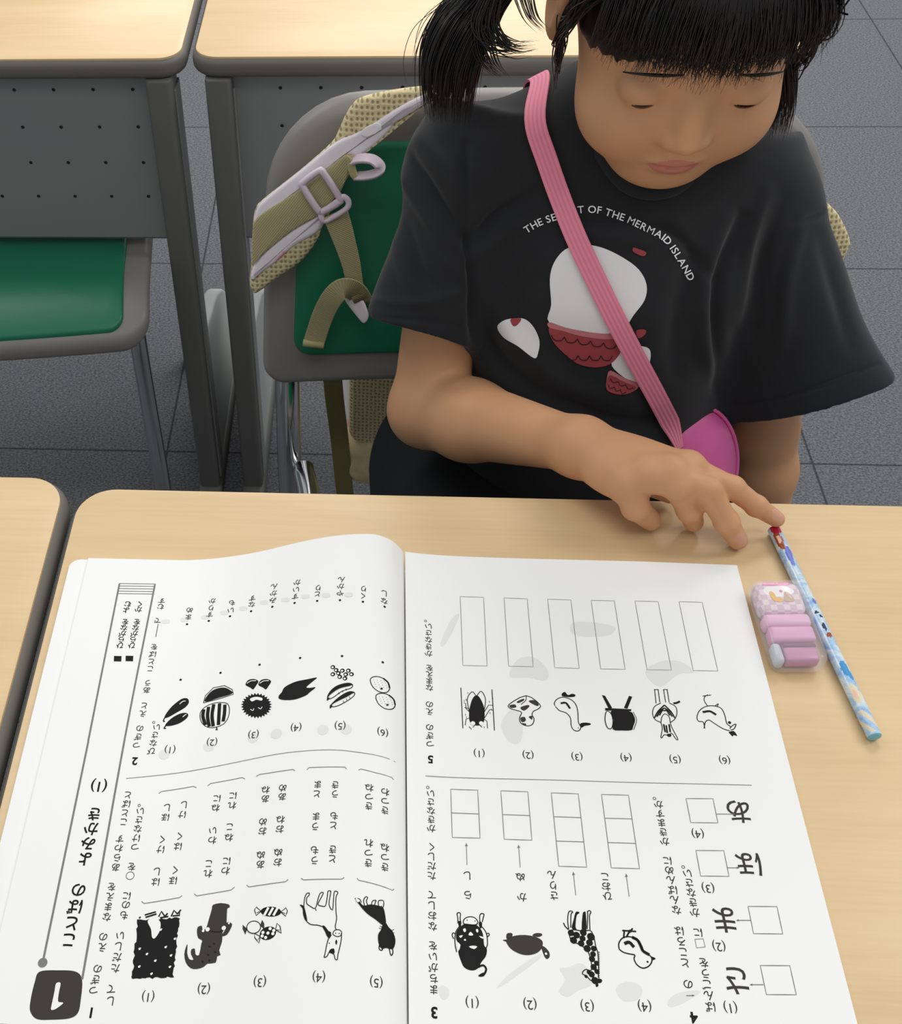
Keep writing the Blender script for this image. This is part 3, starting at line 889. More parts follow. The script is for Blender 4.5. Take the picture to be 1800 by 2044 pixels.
# folds: polylines across the cloth seen from the front, pushed in (-) or out (+) along the normal
fold = [  # (points px, width px, amplitude m)
    ([(800, 285), (860, 380), (930, 485)], 13, -.0042), ([(775, 300), (840, 410), (905, 500)], 16, .0030), ([(835, 265), (905, 360), (950, 450)], 18, .0025),
    ([(925, 500), (985, 435), (1060, 385)], 12, -.0036), ([(950, 520), (1010, 465), (1080, 420)], 16, .0026), ([(930, 290), (925, 400), (932, 480)], 9, -.0030), ([(932, 470), (943, 570), (944, 680)], 9, -.0045), ([(915, 560), (920, 620), (922, 650)], 14, .0018),
    ([(810, 450), (840, 540), (880, 590)], 13, -.0028), ([(785, 470), (815, 560), (850, 610)], 15, .0024), ([(850, 430), (890, 520), (930, 560)], 14, .0020),
    ([(745, 600), (840, 605), (935, 580)], 10, .0014), ([(740, 632), (840, 640), (940, 652)], 4, -.0010),
    ([(950, 620), (1000, 720), (1090, 800)], 18, -.0030), ([(985, 600), (1040, 690), (1130, 770), (1250, 800)], 22, .0035), ([(950, 700), (1030, 780), (1160, 850)], 18, .0028),
    ([(1120, 800), (1230, 840), (1330, 835)], 16, -.0030), ([(1200, 860), (1290, 890), (1350, 880)], 14, .0025),
    ([(1480, 430), (1440, 540), (1425, 650), (1430, 780)], 13, -.0040), ([(1450, 440), (1405, 560), (1400, 680), (1420, 740)], 18, .0036), ([(1390, 480), (1350, 620), (1340, 740)], 20, -.0022),
    ([(1560, 400), (1520, 520), (1500, 660)], 15, -.0020), ([(1530, 380), (1490, 500), (1465, 640)], 13, .0024), ([(1600, 440), (1570, 560), (1560, 690)], 16, .0020),
    ([(1585, 445), (1640, 428), (1680, 420)], 7, -.0016), ([(1640, 470), (1670, 580), (1700, 690)], 18, -.0018),
    ([(1436, 812), (1540, 800), (1650, 768), (1758, 725)], 4, -.0010), ([(1090, 430), (1200, 470), (1320, 490)], 16, .0018), ([(1150, 440), (1260, 440), (1350, 470), (1420, 560)], 12, -.0022)]
def relax(V, Q, it, lam=.5):
    for _ in range(it):
        a = np.zeros_like(V); n = np.zeros(len(V))
        for i in range(4):
            p, q = Q[:, i], Q[:, (i + 1) % 4]
            np.add.at(a, p, V[q]); np.add.at(a, q, V[p]); np.add.at(n, p, 1); np.add.at(n, q, 1)
        V = V + lam * (a / np.maximum(n, 1)[:, None] - V)
    return V
V = relax(V, Q, 14)
def to_px(P):
    q = P - CAM; z = q @ FW
    return np.stack([PPX + FPX * (q @ RT) / z, PPY + FPX * (q @ DN) / z], -1)
def vnormals(V, Q):
    fn = np.cross(V[Q[:, 2]] - V[Q[:, 0]], V[Q[:, 3]] - V[Q[:, 1]])
    n = np.zeros_like(V)
    for k in range(4): np.add.at(n, Q[:, k], fn)
    return n / (np.linalg.norm(n, axis=1)[:, None] + 1e-12)
def seg_dist(p, pts):
    best = np.full(len(p), 1e9); L = len(pts) - 1; par = np.zeros(len(p))
    for i in range(L):
        a, b = A(pts[i], float), A(pts[i + 1], float); ab = b - a
        t = np.clip(((p - a) @ ab) / (ab @ ab), 0, 1)
        d = np.linalg.norm(p - a - t[:, None] * ab, axis=1)
        m = d < best; best[m] = d[m]; par[m] = (i + t[m]) / L
    return best, par
VN = vnormals(V, Q); px = to_px(V)
face = np.clip(-(VN * ((V - CAM) / np.linalg.norm(V - CAM, axis=1)[:, None])).sum(1) * 2.2, 0, 1)
disp = np.zeros(len(V))
for pts, wd, am in fold:
    d, t = seg_dist(px, crom(pts, 5))
    disp += 1.75 * am * np.exp(-(d / wd) ** 2) * np.sin(np.pi * np.clip(.12 + .76 * t, 0, 1))
V = V + VN * (disp * face)[:, None]
rs = np.random.RandomState(3)
for _ in range(14):                                           # broad softness of the cloth
    k = rs.normal(size=3) * 32; V = V + VN * (0.0006 * np.sin(V @ k + rs.uniform(0, 6)))[:, None]

# ---- the print on the shirt: shapes laid on the cloth
PRW = mat('white_print', rgb(236, 236, 238), 0.7); PRR = mat('brick_red_print', rgb(160, 66, 72), 0.75)
PRP = mat('dusty_pink_print', rgb(200, 122, 128), 0.75); PRK = mat('black_print', rgb(22, 18, 20), 0.8)
bvh = BVHTree.FromPolygons([tuple(p) for p in V], [tuple(int(i) for i in q) for q in Q])
def on_shirt(px, py, off=0.0006, t=bvh):
    v = ray(px, py); v = v / np.linalg.norm(v)
    h = t.ray_cast(Vector(CAM), Vector(v))
    if h[0] is None: return None
    return A(h[0]) - v * off
def fill2d(poly, step):
    """triangulate a 2-D outline with inner points every step"""
    P = [Vector((float(p[0]), float(p[1]))) for p in poly]
    x0 = min(p.x for p in P); x1 = max(p.x for p in P); y0 = min(p.y for p in P); y1 = max(p.y for p in P)
    n = len(P); pts = list(P)
    def inside(x, y):
        c = False
        for i in range(n):
            a, b = P[i - 1], P[i]
            if (a.y > y) != (b.y > y) and x < (b.x - a.x) * (y - a.y) / (b.y - a.y) + a.x: c = not c
        return c
    if max(x1 - x0, y1 - y0) > step * 1.3:
        for x in np.arange(x0 + step / 2, x1, step):
            for y in np.arange(y0 + step / 2, y1, step):
                if inside(x, y): pts.append(Vector((x, y)))
    r = delaunay_2d_cdt(pts, [(i, (i + 1) % n) for i in range(n)], [], 1, 1e-7)
    return [tuple(p) for p in r[0]], [tuple(f) for f in r[2]]
def stroke2d(pts, wd, closed=False):
    """outline strip: returns verts, quads"""
    P = [A(p[:2], float) for p in pts]; n = len(P); V = []
    for i in range(n):
        a = P[(i - 1) % n] if closed or i else P[0]; b = P[(i + 1) % n] if closed or i < n - 1 else P[-1]
        t = b - a; t /= np.linalg.norm(t) + 1e-12; m = A((-t[1], t[0]))
        V += [tuple(P[i] + m * wd / 2), tuple(P[i] - m * wd / 2)]
    F = [(2 * i, 2 * i + 1, (2 * i + 3) % (2 * n), (2 * i + 2) % (2 * n)) for i in range(n if closed else n - 1)]
    return V, F
shirt_mb = MB()
def shirt_put(V2, F2, mi, off):
    W = [on_shirt(x, y, off) for (x, y) in V2]
    F = [f for f in F2 if all(W[i] is not None for i in f)]
    if F:
        W = [p if p is not None else A((.15, .25, .7)) for p in W]
        shirt_mb.add(W, F, mi)
def c4(x, y): return (950 + x / 3.6, 380 + y / 3.6)
def sh_fill(pts, mi, off, n=4): shirt_put(*fill2d(crom([c4(*p) for p in pts], n, True), 6), mi, off)
def sh_line(pts, wd, off=.0016, mi=4, n=5): shirt_put(*stroke2d(crom([c4(*p) for p in pts], n), wd), mi, off)
# plain round shapes with a scalloped lower band, in the print's sizes and colours
sh_fill([(530, 640), (560, 520), (640, 425), (760, 390), (900, 410), (1050, 480), (1170, 570), (1225, 680), (1210, 790), (1130, 900), (1060, 1010), (1000, 1040), (760, 1010), (526, 950), (540, 820)], 1, .0008)
sh_fill([(526, 948), (640, 985), (780, 1015), (920, 1030), (1055, 1025), (1045, 1062), (900, 1068), (740, 1045), (620, 1010), (524, 985)], 3, .0011)
sh_fill([(524, 985), (620, 1012), (740, 1047), (900, 1068), (1045, 1062), (1040, 1160), (960, 1250), (840, 1272), (720, 1240), (620, 1160), (550, 1080)], 2, .0010)
for (x0, y0, x1, y1, k) in ((540, 1040, 1010, 1110, 5), (650, 1185, 980, 1190, 4)):
    for i in range(k):
        a = (x0 + (x1 - x0) * i / k, y0 + (y1 - y0) * i / k); b = (x0 + (x1 - x0) * (i + 1) / k, y0 + (y1 - y0) * (i + 1) / k)
        sh_line([a, ((a[0] * .75 + b[0] * .25), (a[1] + b[1]) / 2 + 30), ((a[0] * .25 + b[0] * .75), (a[1] + b[1]) / 2 + 32), b], 1.6)
sh_fill([(152, 985), (190, 940), (260, 920), (350, 925), (415, 985), (455, 1080), (445, 1170), (415, 1205), (300, 1120), (200, 1060)], 1, .0008)
sh_fill([(248, 925), (300, 918), (325, 928), (290, 972), (262, 970)], 2, .0011)
sh_fill([(975, 1260), (1010, 1180), (1090, 1130), (1190, 1120), (1250, 1150), (1245, 1250), (1190, 1390), (1080, 1355)], 1, .0008)
sh_fill([(965, 1295), (1060, 1345), (1175, 1395), (1110, 1455), (1020, 1465), (940, 1430), (940, 1350)], 3, .0010)
sh_fill([(958, 1330), (1060, 1375), (1150, 1415), (1100, 1458), (1020, 1466), (938, 1430)], 2, .0012)
for (x0, y0, x1, y1, k) in ((965, 1350, 1130, 1420, 3), (950, 1395, 1080, 1450, 3)):
    for i in range(k):
        a = (x0 + (x1 - x0) * i / k, y0 + (y1 - y0) * i / k); b = (x0 + (x1 - x0) * (i + 1) / k, y0 + (y1 - y0) * (i + 1) / k)
        sh_line([a, ((a[0] + b[0]) / 2 - 8, (a[1] + b[1]) / 2 + 20), b], 1.3)
sh_fill([(1128, 412), (1160, 418), (1222, 445), (1210, 470), (1180, 468), (1130, 440)], 2, .0010)
sh_fill([(1150, 1010), (1200, 998), (1222, 1012), (1205, 1045), (1165, 1062)], 2, .0010)

# ---- lettering: glyph outlines of the built-in font as flat triangles
_glyph = {}
def glyph(ch, bold=0.0):
    if (ch, bold) not in _glyph:
        c = bpy.data.curves.new('glyph', 'FONT'); c.body = ch; c.resolution_u = 3; c.offset = bold; c.fill_mode = 'FRONT'
        o = bpy.data.objects.new('glyph', c); COL.objects.link(o)
        dg = bpy.context.evaluated_depsgraph_get()
        e = o.evaluated_get(dg); me = e.to_mesh()
        v = A([tuple(p.co[:2]) for p in me.vertices]) if len(me.vertices) else np.zeros((0, 2)); f = [tuple(p.vertices) for p in me.polygons]
        e.to_mesh_clear(); bpy.data.objects.remove(o); bpy.data.curves.remove(c)
        _glyph[(ch, bold)] = (v, f)
    return _glyph[(ch, bold)]
arc = [('T', 345, 292), ('H', 392, 262), ('E', 448, 232), ('S', 510, 208), ('E', 560, 192), ('C', 603, 180), ('R', 655, 163), ('E', 702, 148), ('T', 752, 138), ('O', 828, 134), ('F', 882, 140),
       ('T', 940, 155), ('H', 985, 170), ('E', 1032, 187), ('M', 1095, 208), ('E', 1146, 230), ('R', 1208, 262), ('M', 1275, 293), ('A', 1335, 325), ('I', 1363, 346), ('D', 1390, 376),
       ('I', 1413, 415), ('S', 1440, 447), ('L', 1463, 495), ('A', 1492, 532), ('N', 1518, 585), ('D', 1546, 632)]
apath = crom([c4(x, y) for (_, x, y) in arc[::2] + [arc[-1]]], 8)
acum = [0.0]
for p, q in zip(apath[:-1], apath[1:]): acum.append(acum[-1] + float(np.linalg.norm(q - p)))
phrase = 'THE SECRET OF THE MERMAID ISLAND'
adv = []
for ch in phrase:
    v, f = glyph(ch, 0.012); adv.append((v[:, 0].max() - v[:, 0].min() + .13) if len(v) else .26)
tot = sum(adv); run = 0.0
for ch, ad in zip(phrase, adv):
    t = (run + ad / 2) / tot * acum[-1]; run += ad
    v, f = glyph(ch, 0.0 if ch == 'M' else 0.012)
    if not len(v): continue
    X = float(np.interp(t, acum, [p[0] for p in apath])); Y = float(np.interp(t, acum, [p[1] for p in apath]))
    X2 = float(np.interp(t + 3, acum, [p[0] for p in apath])); Y2 = float(np.interp(t + 3, acum, [p[1] for p in apath]))
    X1 = float(np.interp(t - 3, acum, [p[0] for p in apath])); Y1 = float(np.interp(t - 3, acum, [p[1] for p in apath]))
    th = math.atan2(Y2 - Y1, X2 - X1)
    c = A(((v[:, 0].min() + v[:, 0].max()) / 2, .35)); sx_ = acum[-1] / tot; s = 20.5
    V2 = [(X + sx_ * (p[0] - c[0]) * math.cos(th) + s * (p[1] - c[1]) * math.sin(th), Y + sx_ * (p[0] - c[0]) * math.sin(th) - s * (p[1] - c[1]) * math.cos(th)) for p in v]
    shirt_put(V2, f, 1, .0009)
nV = len(V)
sv = np.concatenate([V, A(shirt_mb.v)]); 
me = bpy.data.meshes.new('t_shirt')
shirt = bpy.data.objects.new('t_shirt', me); shirt.parent = child; COL.objects.link(shirt)
off = A(world_loc(child))
me.from_pydata((sv - off).tolist(), [], Q.tolist() + [tuple(i + nV for i in f) for f in shirt_mb.f])
for m in (CLOTH, PRW, PRR, PRP, PRK): me.materials.append(m)
me.polygons.foreach_set('material_index', [0] * len(Q) + shirt_mb.mi)
me.polygons.foreach_set('use_smooth', [True] * len(me.polygons)); me.update()
# ribbed collar
cdist = s_cone(V.astype(np.float32), *NECK); cang = np.arctan2(V[:, 1] - .262, V[:, 0] - .163)
cpts = []
for k in range(40):
    a = -math.pi + 2 * math.pi * (k + .5) / 40
    m = (np.abs(cang - a) < .09) & (cdist > .0004) & (cdist < .0045) & (V[:, 2] > .78)
    cpts.append(V[m].mean(0) if m.sum() > 2 else None)
good = [k for k in range(40) if cpts[k] is not None]
cpts = A([cpts[k] if cpts[k] is not None else cpts[min(good, key=lambda j: min(abs(j - k), 40 - abs(j - k)))] for k in range(40)])
for _ in range(8): cpts = (np.roll(cpts, 1, 0) + 2 * cpts + np.roll(cpts, -1, 0)) / 4
mb = MB(); tube(mb, [p + A((0, 0, .001)) for p in cpts], .0062, 10, closed=True)
mb.build('collar', CLOTH, shirt)

def sd_shorts(P):
    d = smin(s_cone(P, (.070, .25, .522), (.064, .06, .510), .094, .078), s_cone(P, (.215, .25, .518), (.222, .06, .508), .088, .074), .02)
    d = smax(d, .075 - P[:, 1], .004)
    return smax(d, .449 - P[:, 2], .008)
V2, Q2 = sdf_mesh(sd_shorts, (-.07, .03, .40), (.35, .38, .66), .004)
np_object('shorts', V2, Q2, SHORTS, child)
SHOE = mat('white_shoe', rgb(205, 205, 208), 0.5)
for kx in (.088, .222):
    def sd_shoe(P, kx=kx):
        d = smin(s_cone(P, (kx, .018, .10), (kx, -.105, .078), .036, .031), s_cone(P, (kx, .012, .14), (kx, .012, .10), .034, .036), .01)
        return smax(d, .055 - P[:, 2], .006)
    Vs, Qs = sdf_mesh(sd_shoe, (kx - .06, -.16, .03), (kx + .06, .08, .2), .004)
    np_object('shoe', Vs, Qs, SHOE, child)

# ---- hair
def sd_cap(P):
    q = (P - HC.astype(np.float32)) @ HROT
    m = q.copy(); m[:, 0] = np.abs(m[:, 0])
    d = s_ell(q, (0, -.014, .036), (.0795, .0945, .0885))
    d = smax(d, -s_ell(q, (0, .105, -.035), (.066, .082, .076)), .01)
    d = smax(d, -s_ell(m, (.080, .006, -.012), (.03, .026, .036)), .006)
    d = smax(d, -.048 - q[:, 2] + .35 * np.maximum(q[:, 1], 0), .01)
    return d + .0009 * np.sin(q[:, 0] * 900 + 60 * q[:, 1])
V2, Q2 = sdf_mesh(sd_cap, HC - .12, HC + .14, .0025)
hair = np_object('hair', V2, Q2, HAIR, child)
def strands(name, paths, n, spread, r0, parent, seed, nseg=7, tipspread=1.0):
    """a lock: n thin tapered strands scattered round a path of points with radius"""
    g = random.Random(seed); mb = MB()
    for k in range(n):
        a = g.uniform(0, 2 * math.pi); rr = math.sqrt(g.random()); fl = g.uniform(.6, 1.0) if g.random() < .3 else 1.0
        w = [g.gauss(0, 1) for _ in range(3)]
        pts = []
        for i, (p, rad) in enumerate(paths):
            t = i / (len(paths) - 1)
            q = A(p) + rad * rr * A((math.cos(a), .7 * math.sin(a + w[2] * .3 * t), .25 * math.sin(a))) + spread * t * A(w) * tipspread
            pts.append(q)
        pts = crom(pts, nseg)
        pts = pts[:max(4, int(len(pts) * fl))]
        m = len(pts)
        rads = [r0 * (1.0 if i < m * .6 else max(.12, (m - 1 - i) / (m * .4))) for i in range(m)]
        tube(mb, pts, rads, 4, caps=False)
    return mb.build(name, HAIR, parent)
PG = [(hp(-.070, -.035, .075), .014), (at_y(985, -35, .262), .017), (at_y(935, 30, .250), .020), (at_y(905, 100, .243), .020), (at_y(896, 165, .240), .018), (at_y(895, 225, .242), .015)]
pig = strands('pigtail', PG, 640, .0022, .00042, hair, 1)
strands('loose_lock', [(at_y(985, -20, .25), .006), (at_y(968, 40, .24), .009), (at_y(985, 80, .232), .010), (at_y(1020, 96, .228), .008), (at_y(1056, 92, .225), .006)], 46, .0015, .0004, pig, 2)
strands('loose_lock', [(at_y(970, 10, .245), .006), (at_y(960, 70, .236), .008), (at_y(972, 120, .230), .007), (at_y(1000, 150, .226), .004)], 26, .0012, .0004, pig, 3)
strands('loose_lock', [(at_y(930, 10, .25), .016), (at_y(890, 60, .25), .02), (at_y(858, 130, .245), .015), (at_y(862, 195, .245), .012)], 24, .004, .00022, pig, 9)
strands('loose_lock', [(at_y(1040, -40, .22), .008), (at_y(1046, -5, .205), .006), (at_y(1060, 35, .195), .004), (at_y(1085, 62, .19), .003)], 16, .001, .0004, hair, 4)
PL = [(hp(.070, -.035, .075), .012), (at_y(1520, -40, .262), .013), (at_y(1532, 40, .252), .014), (at_y(1545, 120, .246), .014), (at_y(1550, 200, .243), .012), (at_y(1545, 260, .242), .009)]
strands('pigtail', PL, 380, .002, .00045, hair, 5)
g = random.Random(11)
mbf = MB()
for k in range(760):                                           # fringe
    x = g.uniform(-.062, .062); top = hp(x * .55, .045, .112); 
    md = hp(x * .9, .076 - 6 * x * x * 1.4, .078); lo = hp(x * 1.04 + g.gauss(0, .002), .0885 - 9.5 * x * x * .75 + g.gauss(0, .001), .050 + g.gauss(0, .004)); e = hp(x * 1.06 + g.gauss(0, .003), .0915 - 9.5 * x * x * .75, .034 + g.gauss(0, .005))
    pts = crom([top, md, lo, e], 5); m = len(pts)
    tube(mbf, pts, [.0005 * (1 if i < m * .6 else max(.15, (m - 1 - i) / (m * .4))) for i in range(m)], 4, caps=False)
mbf.build('fringe', HAIR, hair)
mbf = MB()
for s in (-1, 1):                                              # locks in front of the ears and strands combed to the ties
    for k in range(60):
        a = hp(s * (.060 + g.uniform(0, .012)), .045 + g.gauss(0, .008), .06); b = hp(s * .0765, .030 + g.gauss(0, .006), .02); c = hp(s * (.0765 + g.gauss(0, .0015)), .024 + g.gauss(0, .006), -.008 + g.gauss(0, .007)); d = hp(s * .074, .022 + g.gauss(0, .005), -.030 + g.gauss(0, .01))
        pts = crom([a, b, c, d], 5); m = len(pts)
        tube(mbf, pts, [.0006 * (1 if i < m * .6 else max(.15, (m - 1 - i) / (m * .4))) for i in range(m)], 4, caps=False)
    for k in range(260):
        u = g.uniform(0, 1); a = hp(s * .004, .06 - .16 * u, .120 - .02 * u + .0), 
        st = hp(s * .003, .055 - .14 * u, .1185 + .008 * math.sin(u * 3)); en = hp(s * .073, -.034 + g.gauss(0, .004), .075 + g.gauss(0, .004))
        mid = (st + en) / 2; cc = hp(0, -.014, .036); v = (mid - cc); q = v @ HROT; sc = 1.03 / math.sqrt((q[0] / .0795) ** 2 + (q[1] / .0945) ** 2 + (q[2] / .0885) ** 2)
        tube(mbf, crom([st, cc + v * sc, en], 6), .0007, 4, caps=False)
mbf.build('combed_strands', HAIR, hair)
for s in (-1, 1):
    mb = MB(); c = hp(s * .077, -.036, .078)
    tube(mb, [c + .012 * (math.cos(a) * HF + math.sin(a) * HU) for a in np.linspace(0, 2 * math.pi, 17)[:-1]], .004, 8, closed=True)
    mb.build('hair_tie', mat('dark_hair_tie', rgb(30, 28, 34), .7), hair)

# ------------------------------------------------------------------ pink shoulder bag
PINKW = ribbed_mat('pink_webbing', rgb(240, 140, 164), 1.57, axis='V', dark=0.84, rough=0.7)
PINK = mat('magenta_pouch', rgb(224, 100, 164), 0.4, noise=(30, 0.12)); PINKD = mat('dark_magenta_zip', rgb(140, 36, 88), 0.6)
bag = thing('shoulder_bag', 'small pink pouch on a pink strap worn across the black t-shirt', 'bag', (.22, .17, D - .09))
fr = [(1052, 190), (1066, 240), (1090, 315), (1118, 395), (1150, 475), (1190, 560), (1230, 640), (1272, 720), (1312, 795), (1338, 848)]
P = [on_shirt(x, y, .002) for (x, y) in fr]; P = [p for p in P if p is not None]
nrm = []
def shirt_n(p): 
    h = bvh.find_nearest(Vector(p)); return A(h[1])
bk_pts = []
for (x, z, y) in ((.262, .622, .172), (.278, .60, .22), (.262, .585, .29), (.205, .63, .342), (.15, .72, .352), (.105, .80, .345), (.090, .855, .325), (.087, .885, .295)):
    h = bvh.find_nearest(Vector((x, y, z))); bk_pts.append(A(h[0]) + A(h[1]) * .0025)
P = [A(bvh.find_nearest(Vector(p))[0]) + shirt_n(p) * .0025 for p in P]
pts = crom(bk_pts + P[1:] + [at_y(1353, 893, P[-1][1] - .004)], 6)
ns = [shirt_n(p) for p in pts]
for _ in range(10): ns = [(ns[max(i - 1, 0)] + ns[i] + ns[min(i + 1, len(ns) - 1)]) / 3 for i in range(len(ns))]
for _ in range(3): pts = [pts[0]] + [(pts[i - 1] + pts[i] * 2 + pts[i + 1]) / 4 for i in range(1, len(pts) - 1)] + [pts[-1]]
pts = [p + n / np.linalg.norm(n) * .0012 for p, n in zip(pts, ns)]
mb = MB(); wd = [.0142 if i < len(pts) - 8 else .0142 - .0011 * (i - len(pts) + 8) for i in range(len(pts))]
ribbon(mb, pts, wd, ns, .0018)
mb.build('strap', PINKW, bag, angle=60)
pc = at_y(1390, 925, .166); pn = A((.30, -.78, .55)); pn /= np.linalg.norm(pn)
pu = A((0, .2, 1.0)); pu -= pn * np.dot(pu, pn); pu /= np.linalg.norm(pu); pr = np.cross(pu, pn)
mb = MB(); N1, N2 = 40, 18; RX, RZ, RT_ = .0315, .0445, .016
vs = []; fs = []
for i in range(N2 + 1):
    th = math.pi * i / N2
    for k in range(N1):
        a = 2 * math.pi * k / N1; rr = math.sin(th) ** .55; zz = math.cos(th)
        vs.append(pc + pr * RX * rr * math.cos(a) + pu * RZ * rr * math.sin(a) + pn * RT_ * (abs(zz) ** .9) * (1 if zz > 0 else -1))
for i in range(N2):
    for k in range(N1): fs.append((i * N1 + k, i * N1 + (k + 1) % N1, (i + 1) * N1 + (k + 1) % N1, (i + 1) * N1 + k))
mb.add(vs, fs); pouch = mb.build('pouch', PINK, bag)
for (zz, sc, rr, m, nm) in ((-.002, 1.035, .0024, PINKD, 'zipper'), (.006, 1.015, .0016, PINK, 'piping'), (-.008, 1.015, .0014, PINK, 'piping')):
    mb = MB(); tube(mb, [pc + pr * RX * sc * math.cos(a) + pu * RZ * sc * math.sin(a) + pn * zz for a in np.linspace(0, 2 * math.pi, 49)[:-1]], rr, 8, closed=True)
    mb.build(nm, m, pouch)

# ------------------------------------------------------------------ workbook
PAPER = mat('white_paper', rgb(243, 243, 241), 0.75, spec=0.2)
INK = mat('black_ink', rgb(24, 22, 22), 0.6, spec=0.2); INK2 = mat('charcoal_ink', rgb(60, 57, 54), 0.6, spec=0.2)
GREY = mat('grey_ink', rgb(128, 127, 125), 0.7, spec=0.2); GHOST = mat('show_through', rgb(229, 229, 227), 0.75, spec=0.2)
PM = [PAPER, INK, INK2, GREY, GHOST]
_gx = [-.2057, -.160, -.140, -.120, -.095, -.065, -.045, -.030, -.018, -.009, -.003, 0.0]
_gz = [0, 0, .01, .07, .30, .74, .95, 1.0, .95, .74, .40, .12]
def interp_s(x, X, Y):
    x = min(max(x, X[0]), X[-1])
    for i in range(len(X) - 1):
        if x <= X[i + 1]:
            t = (x - X[i]) / (X[i + 1] - X[i])
            def sl(j):
                if j <= 0 or j >= len(X) - 1: return (Y[min(j + 1, len(Y) - 1)] - Y[max(j - 1, 0)]) / (X[min(j + 1, len(X) - 1)] - X[max(j - 1, 0)])
                return (Y[j + 1] - Y[j - 1]) / (X[j + 1] - X[j - 1])
            h = X[i + 1] - X[i]
            return (2 * t ** 3 - 3 * t * t + 1) * Y[i] + (t ** 3 - 2 * t * t + t) * h * sl(i) + (-2 * t ** 3 + 3 * t * t) * Y[i + 1] + (t ** 3 - t * t) * h * sl(i + 1)
    return Y[-1]
_tab = [interp_s(x, _gx, _gz) for x in np.linspace(-.2057, 0, 1200)]
def zl(X, Y):
    k = (X + .2057) / .2057 * 1199
    g = float(np.interp(k, range(1200), _tab))
    return D + .0038 + g * (.0215 - .0085 * min(max(-Y / .297, 0), 1.1))
def zr(X, Y):
    return D + .0042 + .004 * math.exp(-max(X, 0) / .02) - .0012 * max(0, (X - .15) / .06)
def page_pt(px, py, zf):
    z = D + .004
    for _ in range(40):
        p = at_z(px, py, z); z += 0.6 * (zf(p[0], p[1]) - z)
    return A((p[0], p[1]))
def topl(X): return -.0085 + .0085 * float(np.interp(X, [-.2057, -.14, -.02, 0], [0, .02, 1, .9]))
BOT = -.297
book = thing('workbook', 'open white workbook with printed exercises, its text upside down to the viewer', 'book', (0, -.15, D))
class Page:
    def __init__(s, zf): s.mb = MB(); s.zf = zf
    def put(s, V2, F, mi, off):
        s.mb.add([(x, y, s.zf(x, y) + off) for (x, y) in V2], F, mi)
    def pp(s, pts, o):                                          # crop coordinates -> page coordinates
        ox, oy, k = o
        return [page_pt(ox + x / k, oy + y / k, s.zf) for (x, y) in pts]
    def fill(s, pts, o, mi=1, off=.00012, n=4, smooth=True):
        P = s.pp(pts, o); P = crom(P, n, True) if smooth else P
        near = s.zf is zl and max(p[0] for p in P) > -.05
        s.put(*fill2d(P, .0022 if near else .006), mi, off * (1.9 if near else 1))
    def line(s, pts, o, w=.45, mi=1, off=.00016, closed=False, n=4, smooth=True):
        P = s.pp(pts, o)
        if smooth and len(P) > 2: P = crom(P, n, closed)
        else:
            Q = []
            m = len(P)
            for i in range(m if closed else m - 1):
                a, b = P[i], P[(i + 1) % m]; k = max(1, int(np.linalg.norm(b - a) / .004))
                Q += [a + (b - a) * j / k for j in range(k)]
            if not closed: Q.append(P[-1])
            P = Q
        s.put(*stroke2d(P, w / 1000, closed), mi, off)
    def dot(s, x, y, o, r=.5, mi=1, off=.00014):
        c = s.pp([(x, y)], o)[0]; n = 14
        s.put([(c[0] + r / 1000 * math.cos(2 * math.pi * k / n), c[1] + r / 1000 * math.sin(2 * math.pi * k / n)) for k in range(n)], [tuple(range(n))], mi, off)
    def ring(s, x, y, o, r, w=.3, mi=2):
        c = s.pp([(x, y)], o)[0]; n = 20
        s.put(*stroke2d([(c[0] + r / 1000 * math.cos(2 * math.pi * k / n), c[1] + r / 1000 * math.sin(2 * math.pi * k / n)) for k in range(n)], w / 1000, True), mi, .00014)
    def char(s, ch, c, size, mi=2, bold=0.0, off=.00014):
        v, f = glyph(ch, bold)
        if not len(v): return
        m = A((0.49, 0.37)) if ord(ch[0]) > 0x2fff else (v.min(0) + v.max(0)) / 2
        s.put([(c[0] - (p[0] - m[0]) * size, c[1] - (p[1] - m[1]) * size) for p in v], f, mi, off)
    def col(s, txt, x0, y0, x1, y1, o, size=None, mi=2, bold=0.009):
        """a vertical line of characters from the first centre to the last"""
        a, b = s.pp([(x0, y0), (x1, y1)], o); n = len(txt)
        pit = np.linalg.norm(b - a) / max(n - 1, 1)
        sz = (size / 1000 if size else min(pit * .93, .0052))
        for i, ch in enumerate(txt): s.char(ch, a + (b - a) * (i / max(n - 1, 1)), sz, mi, bold)
    def word(s, txt, x, y, o, size, mi=2, bold=0.0):
        """a short horizontal label such as (1)"""
        c = s.pp([(x, y)], o)[0]
        v, f = glyph(txt, bold); m = (v.min(0) + v.max(0)) / 2
        s.put([(c[0] - (p[0] - m[0]) * size / 1000, c[1] - (p[1] - m[1]) * size / 1000) for p in v], f, mi, .00014)

L = Page(zl); R = Page(zr)
